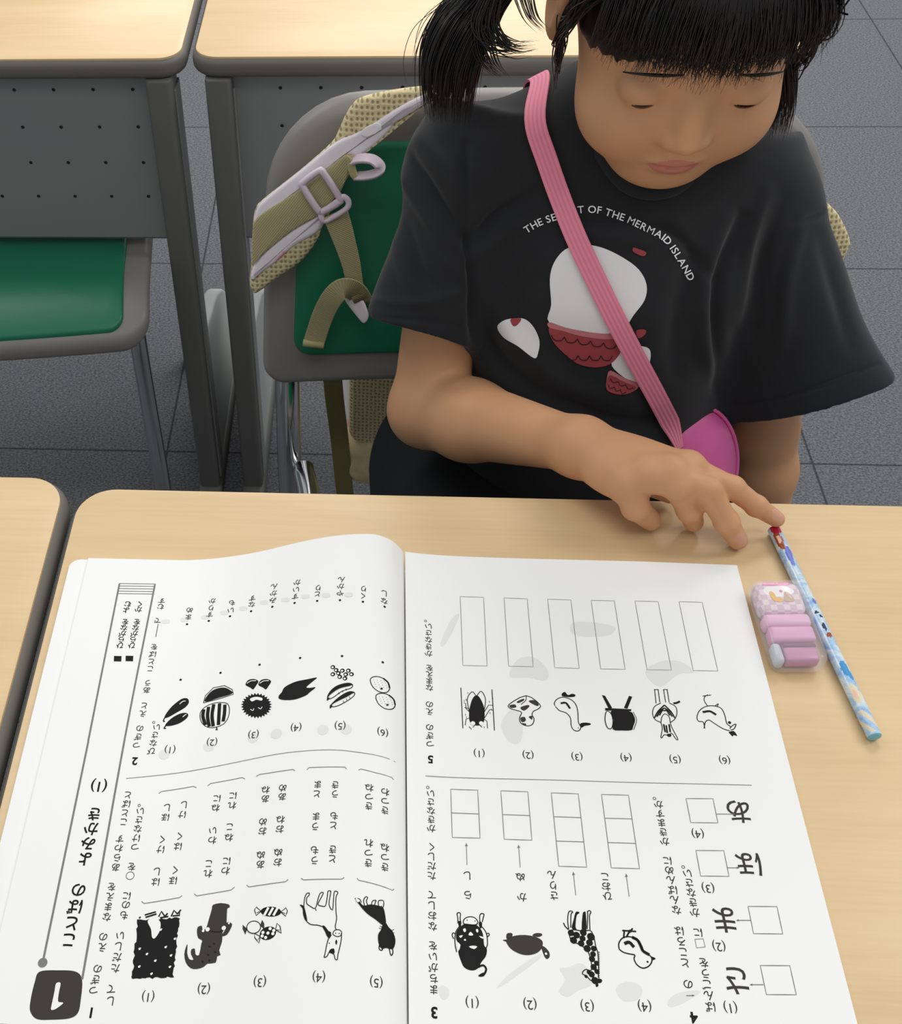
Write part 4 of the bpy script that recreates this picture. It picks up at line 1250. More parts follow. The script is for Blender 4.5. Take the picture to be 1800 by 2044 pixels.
# sheets
def sheet(pg, xs, top, th):
    ys = np.linspace(0, 1, 26); n = len(xs); m = len(ys)
    V = []
    for k in (0, 1):
        for t in ys:
            for x in xs:
                y = top(x) + (BOT - top(x)) * t
                V.append((x, y, pg.zf(x, y) - th * k))
    F = []
    for j in range(m - 1):
        for i in range(n - 1):
            a = j * n + i
            F.append((a, a + n, a + n + 1, a + 1)); F.append(tuple(q + n * m for q in (a, a + 1, a + n + 1, a + n)))
    def wall(ids):
        for a, b in zip(ids[:-1], ids[1:]): F.append((a, b, b + n * m, a + n * m))
    wall(list(range(n))); wall([j * n + n - 1 for j in range(m)]); wall([(m - 1) * n + i for i in range(n - 1, -1, -1)]); wall([j * n for j in range(m - 1, -1, -1)])
    pg.mb.add(V, F, 0)
sheet(L, [-.2057 + (.2057) * (i / 60) for i in range(48)] + list(np.linspace(-.0425, -.0005, 34)), topl, .0012)
sheet(R, list(np.linspace(0.0003, .05, 24)) + list(np.linspace(.054, .210, 30)), lambda x: 0.0, .0030)

# ---- left page print
o2 = (0, 1480, 3.6); o3 = (400, 1480, 3.6244); o7 = (200, 1120, 2.9032); o1 = (0, 900, 2.1176); o0 = (0, 0, 1)
L.col('ことばの', 495, 1430, 565, 1070, o2, 8.4, 1, .018); L.col('よみかき', 612, 845, 678, 522, o2, 8.4, 1, .018); L.word('(1)', 712, 315, o2, 8.6, 1, .012)
L.dot(307, 1590, o2, 2.4, 3); L.line([(307, 1590), (635, 0)], o2, 1.1, 3); L.line([(176, 1480), (238.5, 1165)], o0, 1.1, 3); L.line([(164, 1955), (248, 1480), (309.5, 1166)], o0, 1.1, 3)
for y in (131, 145, 160, 175, 189): L.line([(110 - (y - 131) * .2, y - 1), (318 - (y - 131) * .2, y + 2)], o7, .45, 3)
L.fill([(285, 1655), (420, 1645), (545, 1655), (590, 1715), (580, 1860), (560, 1950), (500, 1990), (370, 2000), (265, 1995), (218, 1940), (220, 1860), (250, 1730)], o2, 2, .00012, 5)
# white numeral of the badge
L.fill([(404, 1740), (436, 1738), (425, 1800), (418, 1868), (448, 1876), (452, 1886), (410, 1918), (385, 1930), (367, 1926), (375, 1880), (392, 1800)], o2, 0, .00030, 3)
L.word('1', 655, 1950, o2, 6.6, 1, .03)
for t in (('つぎの', 672, 1790, 702, 1635), ('えの', 735, 1480, 742, 1405), ('なまえを', 768, 1262, 802, 1045), ('あらわす', 832, 905, 863, 700), ('ことばと', 888, 580, 920, 385),
          ('して', 797, 1865, 800, 1780), ('ただしい', 830, 1630, 865, 1395), ('もの', 890, 1250, 905, 1175), ('に', 912, 1110, 912, 1110), ('を', 945, 900, 945, 900), ('つけなさい', 970, 760, 1010, 500)): L.col(*t, o2, 5.0)
L.ring(935, 965, o2, 2.1); L.ring(1000, 460, o2, .7)
for t in (('はし', 1120, 1010, 1130, 935), ('けく', 1155, 775, 1165, 705), ('ほし', 1190, 545, 1203, 475), ('ほく', 1245, 1000, 1258, 925), ('はく', 1280, 755, 1290, 682), ('けし', 1310, 525, 1325, 455),
          ('れこ', 1495, 950, 1500, 880), ('わい', 1525, 710, 1530, 640), ('ねに', 1550, 478, 1560, 410), ('わに', 1620, 930, 1630, 860), ('ねこ', 1645, 690, 1650, 615), ('れに', 1668, 460, 1675, 390)): L.col(*t, o2, 5.0)
for t in (('あぬ', 435, 890, 437, 822), ('おめ', 450, 650, 452, 582), ('あね', 470, 415, 472, 350), ('おぬ', 560, 875, 563, 803), ('おね', 575, 635, 580, 565), ('あめ', 592, 400, 595, 337),
          ('うも', 825, 860, 825, 787), ('うま', 830, 615, 838, 543), ('とま', 843, 380, 850, 312), ('とき', 955, 850, 957, 782), ('とも', 963, 608, 966, 540), ('うき', 973, 380, 975, 315),
          ('きつれ', 1215, 880, 1218, 735), ('きつね', 1218, 468, 1222, 335), ('きつね', 1335, 910, 1335, 768), ('きつわ', 1335, 500, 1337, 365)): L.col(*t, o3, 5.0)
for br in ([(1018, 1150), (1035, 1165), (1290, 1122), (1308, 1108)], [(1140, 375), (1160, 360), (1390, 323), (1412, 333)], [(1395, 1095), (1412, 1110), (1660, 1068), (1685, 1047)], [(1492, 318), (1515, 302), (1740, 260), (1760, 270)]): L.line(br, o2, .4, 3, smooth=False)
for br in ([(335, 1040), (350, 1053), (615, 1015), (635, 998)], [(403, 255), (425, 240), (670, 203), (684, 213)], [(728, 990), (745, 1002), (1020, 997), (1040, 985)], [(770, 205), (785, 190), (1045, 186), (1058, 200)],
           [(1132, 990), (1145, 1005), (1270, 1035), (1390, 1078), (1400, 1068)], [(1143, 208), (1160, 200), (1270, 228), (1385, 262), (1398, 278)]): L.line(br, o3, .4, 3, smooth=False)
L.word('(1)', 1065, 1830, o2, 6); L.word('(2)', 1465, 1775, o2, 6); L.word('(3)', 430, 1735, o3, 6); L.word('(4)', 857, 1700, o3, 6); L.word('(5)', 1272, 1738, o3, 6)
L.line([(252, 1554), (340, 1545), (480, 1520), (570, 1503), (665, 1497), (730, 1504), (789, 1521)], o0, .35, 3)
for t in (('ひらがなを', 115, 490, 145, 352), ('よむ', 150, 285, 160, 250), ('ひらがなを', 183, 490, 213, 352), ('かく', 222, 282, 229, 250)): L.col(*t, o7, 5.0, 1, .012)
for (x, y) in ((102, 565), (170, 564)): L.fill([(x - 22, y - 15), (x + 22, y - 14), (x + 20, y + 17), (x - 23, y + 16)], o7, 1, .00014, smooth=False)
L.word('2', 200, 1160, o7, 6.6, 1, .03)
for t in (('つぎの', 210, 1068, 230, 970), ('えと', 247, 885, 256, 838), ('あう', 270, 748, 276, 706), ('ことばを', 290, 625, 312, 498), ('で', 333, 345, 333, 345), ('むす', 350, 265, 358, 230), ('びなさい', 297, 1102, 328, 962)): L.col(*t, o7, 4.9)
L.line([(322, 440), (336, 365)], o7, .4, 2); L.ring(310, 935, o7, .7)
for i, (x, y) in enumerate(((405, 1090), (648, 1047), (888, 1003), (1135, 962), (1390, 952), (1637, 990))): L.word('(%d)' % (i + 1), x, y, o7, 6)
for (x, y) in ((503, 366), (629, 347), (752, 320), (874, 291), (997, 265), (1126, 243), (1257, 231), (1389, 227), (1522, 236), (1648, 265), (466, 688), (697, 648), (923, 601), (1158, 562), (1401, 551), (1637, 587)): L.dot(x, y, o7, .75)
for t in (('まめ', 512, 325, 518, 285), ('すりか', 635, 310, 650, 232), ('いも', 757, 285, 763, 243), ('なす', 878, 252, 882, 215), ('みかん', 1000, 228, 1008, 148), ('すいか', 1130, 205, 1141, 125),
          ('とり', 1259, 192, 1263, 155), ('やかん', 1390, 186, 1398, 108), ('くり', 1522, 202, 1526, 160), ('なし', 1646, 232, 1648, 187)): L.col(*t, o7, 4.9)

# drawings, left page, top row
def aubergine(pts, stem, hl):
    L.fill(pts, o7, 1); L.line(stem, o7, .7, 1); L.line(hl, o7, .5, 0, .0003)
aubergine([(512, 805), (500, 795), (470, 800), (420, 838), (385, 880), (372, 908), (395, 905), (440, 880), (490, 850), (512, 825)], [(385, 890), (366, 925), (375, 930)], [(460, 830), (478, 815), (495, 812)])
aubergine([(510, 890), (495, 880), (460, 885), (415, 910), (385, 938), (378, 955), (410, 955), (460, 940), (500, 912)], [(388, 945), (370, 968), (382, 970)], [(478, 905), (492, 893), (500, 890)])
L.line([(598, 822), (610, 780), (655, 735), (720, 722), (765, 745), (772, 772), (690, 798), (598, 822)], o7, .45, 1, smooth=False); L.fill([(608, 815), (622, 778), (660, 745), (715, 733), (752, 748), (765, 768), (690, 792)], o7, 1)
L.line([(700, 820), (740, 830), (748, 880), (725, 935), (675, 962), (620, 962), (585, 930), (580, 880), (610, 845), (655, 825)], o7, .45, 1, closed=True)
for sp in ([(600, 860), (595, 900), (610, 950)], [(628, 845), (622, 900), (632, 960)], [(658, 830), (648, 895), (655, 958)], [(692, 825), (688, 890), (685, 950)], [(722, 832), (720, 880), (712, 930)]): L.line(sp, o7, 2.0, 1)
L.line([(672, 960), (678, 978), (668, 975)], o7, .6, 1)
for c in ((878, 712), (952, 712)):
    x, y = c; L.fill([(x - 36, y + 5), (x - 20, y - 22), (x + 15, y - 28), (x + 38, y - 15), (x + 25, y + 10), (x + 8, y + 32), (x - 8, y + 22)], o7, 1); L.line([(x - 28, y - 2), (x - 5, y - 16), (x + 25, y - 18)], o7, .5, 0, .0003)
bur = []
for k in range(56):
    a = 2 * math.pi * k / 56; r = 1.0 if k % 2 else .84
    bur.append((905 + 90 * r * math.cos(a), 838 + 74 * r * math.sin(a)))
L.fill(bur, o7, 1, smooth=False); L.fill([(868, 800), (900, 788), (938, 795), (935, 810), (905, 805), (880, 815)], o7, 0, .0003); L.line([(870, 860), (885, 868), (890, 855)], o7, .4, 0, .0003); L.line([(915, 850), (930, 858), (938, 845)], o7, .4, 0, .0003)
L.fill([(1255, 675), (1200, 685), (1130, 700), (1070, 730), (1052, 760), (1035, 780), (1036, 798), (1070, 806), (1130, 802), (1190, 780), (1215, 760), (1248, 732), (1215, 735), (1195, 730), (1235, 695)], o7, 1)
for (x, y) in ((1348, 615), (1367, 632), (1403, 635), (1438, 635), (1348, 656), (1380, 650), (1388, 671), (1423, 657), (1456, 656), (1418, 680)): L.dot(x, y, o7, 1.35, 1); L.dot(x - 2, y + 2, o7, .65, 0, .0003)
for pod in ([(1460, 715), (1430, 708), (1370, 725), (1330, 760), (1316, 800), (1350, 790), (1400, 755), (1455, 735)], [(1472, 762), (1440, 758), (1390, 785), (1345, 825), (1333, 845), (1380, 838), (1440, 805), (1470, 780)]):
    L.line(pod, o7, .5, 1, closed=True); L.fill(pod[:5] + [((pod[4][0] + pod[5][0]) / 2 - 2, pod[5][1] - 14), (pod[6][0] - 14, pod[6][1] - 16), (pod[7][0] - 12, pod[7][1] - 10)], o7, 1, n=3)
    for k in (.3, .5, .7): L.line([(pod[5][0] + (pod[7][0] - pod[5][0]) * k, pod[5][1] + (pod[7][1] - pod[5][1]) * k - 12), (pod[5][0] + (pod[7][0] - pod[5][0]) * k + 4, pod[5][1] + (pod[7][1] - pod[5][1]) * k - 2)], o7, .35, 1)
    L.line([(pod[4][0] + 10, pod[4][1] - 8), (pod[4][0] - 2, pod[4][1] + 8)], o7, .8, 1)
for (x, y, dx, dy) in ((1620, 715, 10, 25), (1652, 812, 12, 22)):
    L.line([(x - 55, y - 30), (x - 20, y - 46), (x + 35, y - 25), (x + 57, y + 20), (x + 40, y + 46), (x, y + 44), (x - 40, y + 15)], o7, .5, 1, closed=True)
    L.line([(x + 20, y - 35), (x + 48, y - 10), (x + 57, y + 22)], o7, 1.0, 1)
    L.fill([(x + dx + (11 if k % 2 else 5) * math.cos(k * .628), y + dy + (9 if k % 2 else 4) * math.sin(k * .628)) for k in range(10)], o7, 1, smooth=False)
    for k in range(16): L.dot(x - 36 + 21 * (k % 4) + 5 * (k // 4), y - 26 + 13 * (k // 4) + 2 * (k % 4), o7, .22, 3)
# drawings, left page, bottom row
g = random.Random(4)
rough = []
for a, b, n in (((988, 1285), (1288, 1268), 16), ((1288, 1268), (1245, 1690), 22), ((1245, 1690), (948, 1712), 16), ((948, 1712), (988, 1285), 22)):
    for k in range(n): rough.append((a[0] + (b[0] - a[0]) * k / n + g.uniform(-7, 7), a[1] + (b[1] - a[1]) * k / n + g.uniform(-7, 7)))
L.fill(rough, o2, 1, smooth=False)
L.fill([(1062, 1300), (1075, 1278), (1120, 1275), (1152, 1300), (1150, 1355), (1130, 1395), (1108, 1418), (1092, 1405), (1085, 1350)], o2, 0, .0003)
for (x, y) in ((1003, 1492), (1055, 1530), (1115, 1578), (1190, 1480), (1228, 1540), (1000, 1620), (1088, 1672), (1220, 1622), (1256, 1420), (1155, 1355)): L.dot(x, y, o2, .55, 0, .0003); L.dot(x + 6, y - 5, o2, .35, 0, .0003)
for ln in ([(1040, 1248), (1120, 1225)], [(1045, 1265), (1125, 1240)], [(1000, 1272), (1010, 1260)], [(1140, 1260), (1160, 1222), (1185, 1258)], [(1185, 1258), (1205, 1235)], [(1230, 1258), (1250, 1215), (1275, 1240)], [(1275, 1240), (1300, 1210)], [(1240, 1255), (1290, 1250), (1288, 1228)], [(1150, 1268), (1210, 1258)]): L.line(ln, o2, .8, 1, smooth=False)
L.fill([(1530, 1175), (1585, 1162), (1645, 1172), (1648, 1195), (1632, 1205), (1628, 1300), (1618, 1345), (1600, 1368), (1595, 1440), (1575, 1500), (1585, 1535), (1560, 1545), (1550, 1590), (1490, 1598), (1465, 1620), (1415, 1636), (1370, 1630), (1335, 1590), (1324, 1530), (1335, 1480), (1348, 1458), (1345, 1520), (1360, 1565), (1390, 1568), (1372, 1530), (1375, 1495), (1400, 1490), (1405, 1530), (1430, 1535), (1445, 1460), (1452, 1430), (1425, 1415), (1415, 1375), (1420, 1335), (1450, 1325), (1455, 1350), (1480, 1345), (1500, 1280), (1522, 1205)], o2, 2, .00012, 2)
L.fill([(1590, 1400), (1630, 1390), (1655, 1350), (1668, 1315), (1650, 1300), (1625, 1305), (1620, 1350)], o2, 2, .00012, 2)
L.dot(1492, 1352, o2, 1.1, 0, .0003); L.dot(1608, 1342, o2, 1.1, 0, .0003); L.dot(1460, 1362, o2, .7, 0, .0003); L.dot(1645, 1308, o2, .5, 0, .0003)
L.line([(1500, 1362), (1560, 1370), (1600, 1362)], o2, .4, 1, .0003)
for (x, y) in ((1500, 1470), (1530, 1450), (1490, 1530), (1540, 1510), (1450, 1580), (1500, 1570)): L.line([(x, y), (x + 12, y + 8)], o2, .5, 1, .0003)
# sweets
def candy(c, rx, ry, th, style, o):
    ct, st = math.cos(th), math.sin(th)
    P = lambda u, v: (c[0] + u * ct - v * st, c[1] + u * st + v * ct)
    el = [P(rx * math.cos(t), ry * math.sin(t)) for t in np.linspace(0, 2 * math.pi, 17)[:-1]]
    for s in (-1, 1):
        w = [P(s * rx * .95, 0), P(s * rx * 1.45, -ry * .85), P(s * rx * 1.62, -ry * .2), P(s * rx * 1.52, ry * .3), P(s * rx * 1.45, ry * .85)]
        if style == 'plain': L.fill(w, o, 2, n=2, smooth=False)
        else: L.line(w, o, .45, 1, closed=True, smooth=False); L.line([P(s * rx * 1.0, 0), P(s * rx * 1.4, ry * .3)], o, .3, 1)
    if style == 'plain': L.fill(el, o, 0, .0002); L.line(el, o, .45, 1, closed=True, off=.00025)
    else: L.fill(el, o, 1)
    if style == 'stripe':
        for k in (-.45, .0, .45): L.line([P(rx * (k - .2), ry * .8), P(rx * (k + .2), -ry * .8)], o, 1.2, 0, .0003)
    if style == 'dots':
        for (u, v) in ((0, 0), (.5, .4), (-.5, -.4), (.45, -.5), (-.45, .5), (-.75, .05), (.75, 0)): L.dot(*P(rx * u, ry * v), o, .8, 0, .0003)
candy((510, 1232), 74, 36, 0.03, 'stripe', o3); candy((385, 1345), 50, 44, -.25, 'plain', o3); candy((488, 1388), 62, 46, -.42, 'dots', o3)
# horse
L.line([(770, 1305), (755, 1240), (748, 1190), (755, 1130), (770, 1100), (787, 1098), (785, 1115), (770, 1130), (768, 1170), (790, 1190), (830, 1208), (848, 1150), (862, 1105), (880, 1092), (888, 1100), (868, 1140), (850, 1180), (880, 1192), (905, 1188), (918, 1120), (922, 1085), (940, 1082), (942, 1095), (930, 1180), (955, 1220), (962, 1150), (968, 1090), (985, 1085), (994, 1098), (980, 1130), (980, 1230), (985, 1280), (975, 1340), (985, 1365)], o3, .45, 1, n=3)
L.line([(770, 1305), (800, 1325), (850, 1330), (880, 1340)], o3, .45, 1); L.line([(830, 1208), (838, 1225)], o3, .4, 1)
L.line([(948, 1400), (925, 1430), (912, 1480), (900, 1540), (895, 1562), (915, 1555), (935, 1520), (955, 1535), (965, 1540), (975, 1575), (990, 1578), (995, 1540), (1010, 1480), (1020, 1420), (1018, 1390)], o3, .45, 1, n=3)
L.line([(958, 1390), (970, 1368), (1000, 1362), (1020, 1378), (1018, 1402), (990, 1412), (965, 1402)], o3, .4, 1, closed=True)
L.fill([(718, 1183), (745, 1190), (760, 1230), (772, 1300), (755, 1290), (742, 1250), (738, 1210)], o3, 1); L.fill([(880, 1338), (898, 1336), (925, 1370), (945, 1385), (935, 1425), (915, 1410), (900, 1375)], o3, 1)
L.fill([(940, 1505), (965, 1500), (970, 1530), (950, 1535), (930, 1525)], o3, 1); L.dot(978, 1388, o3, .3, 1); L.dot(1003, 1390, o3, .3, 1); L.fill([(982, 1435), (990, 1450), (982, 1472), (975, 1452)], o3, 1); L.dot(932, 1460, o3, .3, 1)
# fox
L.fill([(1120, 1140), (1145, 1150), (1178, 1188), (1230, 1180), (1290, 1190), (1322, 1205), (1335, 1250), (1342, 1320), (1318, 1330), (1265, 1288), (1210, 1250), (1162, 1200)], o3, 1, n=3)
L.fill([(1338, 1310), (1362, 1345), (1390, 1375), (1410, 1430), (1405, 1480), (1385, 1505), (1345, 1495), (1310, 1500), (1288, 1460), (1285, 1400), (1305, 1365), (1318, 1328)], o3, 1, n=3)
for leg in ([(1188, 1195), (1180, 1150), (1195, 1125), (1210, 1130), (1200, 1155), (1210, 1185)], [(1235, 1190), (1245, 1155), (1270, 1150), (1265, 1165), (1258, 1190)], [(1290, 1200), (1288, 1155), (1325, 1155), (1320, 1205), (1308, 1190)]): L.line(leg, o3, .45, 1, n=3); 
L.fill([(1122, 1138), (1140, 1142), (1150, 1160), (1135, 1165)], o3, 0, .0003); L.line([(1116, 1136), (1150, 1140), (1165, 1165)], o3, .4, 1)
L.line([(1295, 1470), (1292, 1500), (1310, 1512), (1325, 1490)], o3, .5, 1); L.line([(1365, 1500), (1378, 1548), (1392, 1530), (1390, 1495)], o3, .5, 1)
for ln in ([(1290, 1350), (1320, 1360)], [(1298, 1335), (1325, 1350)], [(1375, 1375), (1400, 1360)], [(1378, 1388), (1402, 1385)]): L.line(ln, o3, .3, 1)
for gh in ([(830, 930), (870, 925), (880, 960), (845, 975)],): pass
for (x, y) in ((1290, 978), (1020, 1000), (885, 1025), (630, 1075), (1425, 975), (370, 1120)): L.dot(x, y, o7, 3.2, 4, .00008)
for k, (x, y) in enumerate(((380, 350), (490, 340), (610, 325), (720, 300), (830, 275), (950, 240), (1075, 225), (1190, 205), (1310, 198), (1440, 195))): L.fill([(x - 22, y - 9), (x + 18, y - 11), (x + 20, y + 9), (x - 20, y + 11)], o7, 4, .00008)

# ---- right page print
o4 = (800, 1100, 2.4); o5 = (800, 1520, 3.6); o6 = (1200, 1520, 3.0)
def quad(c, o, w=.3, mi=3): R.line(c, o, w, mi, closed=True, smooth=False)
for q in (((284, 218), (396, 222), (413, 551), (297, 548)), ((494, 225), (605, 229), (634, 555), (516, 552)), ((703, 231), (814, 235), (854, 563), (737, 559)), ((911, 236), (1022, 239), (1074, 567), (957, 565)), ((1121, 240), (1232, 243), (1296, 571), (1179, 569)), ((1332, 243), (1443, 246), (1518, 575), (1400, 573))): quad(q, o4)
R.word('5', 142, 998, o4, 6.6, 1, .03)
for t in (('つぎの', 140, 925, 138, 845), ('えの', 138, 770, 137, 735), ('なまえを', 137, 655, 137, 560), ('かきなさい', 133, 492, 133, 360)): R.col(*t, o4, 5.0)
R.ring(118, 335, o4, .7)
for i, (x, y) in enumerate(((375, 967), (609, 975), (843, 983), (1078, 988), (1313, 996), (1550, 1000))): R.word('(%d)' % (i + 1), x, y, o4, 6)
R.line([(849, 1549), (1080, 1556.5), (1300, 1563), (1500, 1567.5)], o0, .35, 3)
R.word('3', 240, 1805, o5, 7.2, 1, .03)
for t in (('まちがいを', 238, 1640, 230, 1325), ('なおして', 229, 1185, 222, 960), ('ただしく', 222, 822, 221, 615), ('かきなさい', 219, 482, 215, 230)): R.col(*t, o5, 5.0)
R.ring(193, 187, o5, .75)
for q, dv in ((((358, 200), (552, 206), (569, 551), (369, 546)), [((365, 370), (557, 377))]), (((718, 211), (912, 218), (941, 566), (742, 559)), [((733, 382), (926, 389))]),
              (((1080, 226), (1274, 233), (1335, 760), (1134, 753)), [((1098, 397), (1293, 404)), ((1115, 572), (1312, 578))]), (((1441, 237), (1635, 243), (1714, 771), (1511, 765)), [((1466, 408), (1660, 413)), ((1489, 583), (1686, 589))])):
    quad(q, o5, .38)
    for d in dv: R.line(d, o5, .38, 3)
def arrow(a, b, o, w=.35, hd=14):
    R.line([a, b], o, w, 3); d = A(b, float) - A(a, float); d /= np.linalg.norm(d); n_ = A((-d[1], d[0])); t = A(b, float)
    R.fill([tuple(t), tuple(t - d * hd * 1.5 + n_ * hd * .8), tuple(t - d * hd * 1.5 - n_ * hd * .8)], o, 3, .00016, smooth=False)
for a, b in (((475, 745), (470, 588)), ((857, 762), (845, 600)), ((1256, 962), (1238, 795)), ((1640, 972), (1617, 808))): arrow(a, b, o5)
for t in (('らし', 482, 960, 480, 820), ('かぬ', 870, 975, 860, 830), ('さりん', 1102, 965, 1085, 815), ('ひおこ', 1485, 968, 1467, 830)): R.col(*t, o5, 5.2)
for i, (x, y) in enumerate(((512, 1728), (927, 1740), (1338, 1753), (1750, 1755))): R.word('(%d)' % (i + 1), x, y, o5, 6.2)
R.word('4', 555, 1535, o6, 7.0, 1, .03)
arrow((508, 1403), (556, 1402), o6, .4, 8)
for t in (('の', 520, 1335, 520, 1335), ('ところは', 502, 1207, 468, 1015), ('なんばんめに', 450, 890, 397, 595), ('かきますか', 380, 480, 343, 258), ('ばんごうを', 655, 1470, 612, 1205), ('に', 580, 1025, 580, 1025), ('かきなさい', 560, 905, 516, 670)): R.col(*t, o6, 5.2)
R.ring(318, 222, o6, .75); R.ring(490, 632, o6, .75); quad(((560, 1065), (610, 1062), (621, 1111), (570, 1116)), o6, .38)
for i, (x, y) in enumerate(((772, 1470), (703, 1103), (638, 755), (577, 430))): R.word('(%d)' % (i + 1), x, y, o6, 6.2)
for q in (((951, 1222), (1128, 1223), (1167, 1397), (988, 1396)), ((878, 868), (1051, 869), (1086, 1033), (911, 1031)), ((566, 533), (733, 534), (764, 688), (594, 686)), ((507, 222), (668, 223), (698, 368), (535, 366))): quad(q, o6, .38)
for a, b in (((970, 1337), (890, 1337)), ((893, 952), (808, 952)), ((753, 637), (825, 637)), ((690, 315), (800, 316))): arrow(a, b, o6, .4, 9)
for ch, x, y in (('さ', 812, 1312), ('ま', 742, 948), ('ほ', 890, 615), ('あ', 825, 300)): R.char(ch, R.pp([(x, y)], o6)[0], .0150, 2, .006)
# drawings, Q5
R.line([(287, 655), (297, 850)], o4, .5, 1); R.line([(436, 663), (448, 860)], o4, .5, 1)
R.fill([(363, 690), (385, 715), (400, 760), (398, 815), (380, 835), (345, 832), (328, 810), (328, 760), (342, 710)], o4, 1); R.line([(330, 780), (318, 710), (340, 675), (358, 690)], o4, .45, 1); R.line([(398, 770), (405, 710), (385, 672), (366, 690)], o4, .45, 1)
R.dot(345, 826, o4, 1.3, 0, .0003); R.dot(385, 826, o4, 1.3, 0, .0003); R.line([(357, 830), (345, 845)], o4, .4, 1); R.line([(375, 830), (388, 845)], o4, .4, 1)
for ln in ([(328, 770), (312, 755), (310, 730), (300, 728)], [(330, 800), (312, 805), (308, 835)], [(400, 770), (420, 738), (440, 740)], [(398, 805), (412, 815), (415, 850)], [(328, 755), (305, 750)], [(400, 800), (425, 760), (440, 762)]): R.line(ln, o4, .4, 1, smooth=False)
g = random.Random(8)
for k in range(26):
    x = 300 + 140 * g.random(); y = 665 + 185 * g.random()
    if not (315 < x < 410 and 685 < y < 840): R.line([(x, y), (x + 1, y + 8)], o4, .3, 1)
R.line([(518, 735), (600, 693), (665, 735), (660, 755), (635, 768), (628, 785), (638, 805), (630, 830), (605, 838), (575, 825), (568, 800), (578, 775), (560, 765), (525, 755)], o4, .5, 1, closed=True, n=3); R.line([(600, 693), (598, 715), (575, 735)], o4, .4, 1)
for f in ([(520, 740), (545, 735), (552, 748), (528, 752)], [(555, 722), (585, 708), (590, 715), (565, 728)], [(612, 720), (640, 715), (660, 735), (650, 742)], [(572, 750), (605, 738), (615, 745), (590, 765)], [(572, 800), (592, 795), (598, 812), (580, 820)], [(612, 795), (628, 790), (628, 808)], [(580, 825), (600, 828), (595, 835)]): R.fill(f, o4, 2)
R.line([(738, 742), (735, 730), (745, 712), (775, 700), (815, 712), (840, 740), (848, 780), (850, 820), (862, 845), (850, 862), (828, 858), (815, 835), (812, 800), (790, 775), (760, 765), (740, 745)], o4, .5, 1, n=3); R.fill([(858, 828), (880, 822), (908, 826), (905, 834), (880, 838), (866, 846)], o4, 1); R.line([(765, 730), (790, 728), (810, 755)], o4, 1.2, 1)
R.fill([(770, 685), (785, 675), (800, 690), (820, 684), (836, 690), (830, 698), (808, 700), (775, 696)], o4, 1); R.dot(850, 848, o4, .3, 1)
R.fill([(962, 690), (978, 694), (1012, 752), (995, 756)], o4, 1, smooth=False); R.fill([(1108, 698), (1092, 694), (1068, 752), (1085, 756)], o4, 1, smooth=False); R.fill([(978, 752), (1104, 758), (1102, 768), (978, 764)], o4, 1, smooth=False)
R.fill([(1005, 768), (1050, 765), (1105, 772), (1120, 800), (1122, 835), (1105, 858), (1060, 860), (1015, 855), (1018, 810)], o4, 1, n=3); R.fill([(990, 768), (1008, 785), (1015, 820), (1008, 850), (990, 848), (978, 815), (980, 780)], o4, 0, .0003); R.line([(990, 768), (1008, 785), (1015, 820), (1008, 850), (990, 848), (978, 815), (980, 780)], o4, .5, 1, .00035, closed=True); R.line([(1112, 775), (1125, 810), (1112, 855)], o4, .8, 0, .0003); R.line([(1112, 772), (1128, 810), (1114, 857)], o4, .4, 1, .00035)
# zebra
R.line([(1245, 728), (1215, 745), (1205, 775), (1215, 805), (1245, 822)], o4, .45, 1); R.line([(1285, 728), (1315, 745), (1322, 775), (1312, 805), (1290, 822)], o4, .45, 1)
for ln in ([(1215, 665), (1222, 730)], [(1232, 665), (1240, 725)], [(1258, 665), (1268, 725)], [(1275, 665), (1285, 725)], [(1212, 664), (1234, 664)], [(1256, 664), (1278, 664)]): R.line(ln, o4, .45, 1)
for k in range(3):
    R.line([(1214 + 12 * k, 800 - 6 * k), (1232 + 10 * k, 768 - 2 * k), (1262, 738 + 14 * k)], o4, .8, 1); R.line([(1312 - 12 * k, 800 - 6 * k), (1292 - 10 * k, 768 - 2 * k), (1262, 738 + 14 * k)], o4, .8, 1)
R.line([(1245, 822), (1250, 795), (1265, 780), (1285, 795), (1290, 822), (1300, 850), (1326, 900), (1318, 902), (1296, 872), (1285, 885), (1262, 880), (1250, 895), (1245, 890), (1252, 850), (1245, 822)], o4, .45, 1, n=3); R.fill([(1274, 878), (1292, 876), (1294, 888), (1280, 890)], o4, 1)
for ln in ([(1258, 830), (1266, 868)], [(1270, 835), (1276, 872)], [(1284, 830), (1290, 868)]): R.line(ln, o4, .9, 1)
R.line([(1305, 730), (1320, 728), (1336, 720)], o4, 1.2, 1)
# bird with raised leg
R.line([(1455, 850), (1448, 820), (1425, 815), (1418, 795), (1430, 765), (1460, 745), (1500, 742), (1535, 755), (1552, 790), (1560, 825), (1580, 842)], o4, .5, 1); R.line([(1452, 850), (1458, 820), (1475, 810), (1500, 825), (1540, 850), (1575, 862)], o4, .5, 1); R.line([(1445, 772), (1480, 768), (1510, 785)], o4, 1.3, 1)
for ln in ([(1468, 742), (1452, 715), (1456, 695)], [(1445, 695), (1485, 690)], [(1456, 697), (1470, 688)], [(1505, 742), (1520, 732), (1515, 745)]): R.line(ln, o4, .45, 1)
R.fill([(1570, 868), (1590, 862), (1602, 870), (1610, 886), (1595, 882), (1588, 888), (1578, 878)], o4, 1); R.line([(1575, 850), (1590, 835), (1605, 830), (1595, 852), (1578, 858)], o4, .5, 1); R.dot(1574, 822, o4, .9, 1)
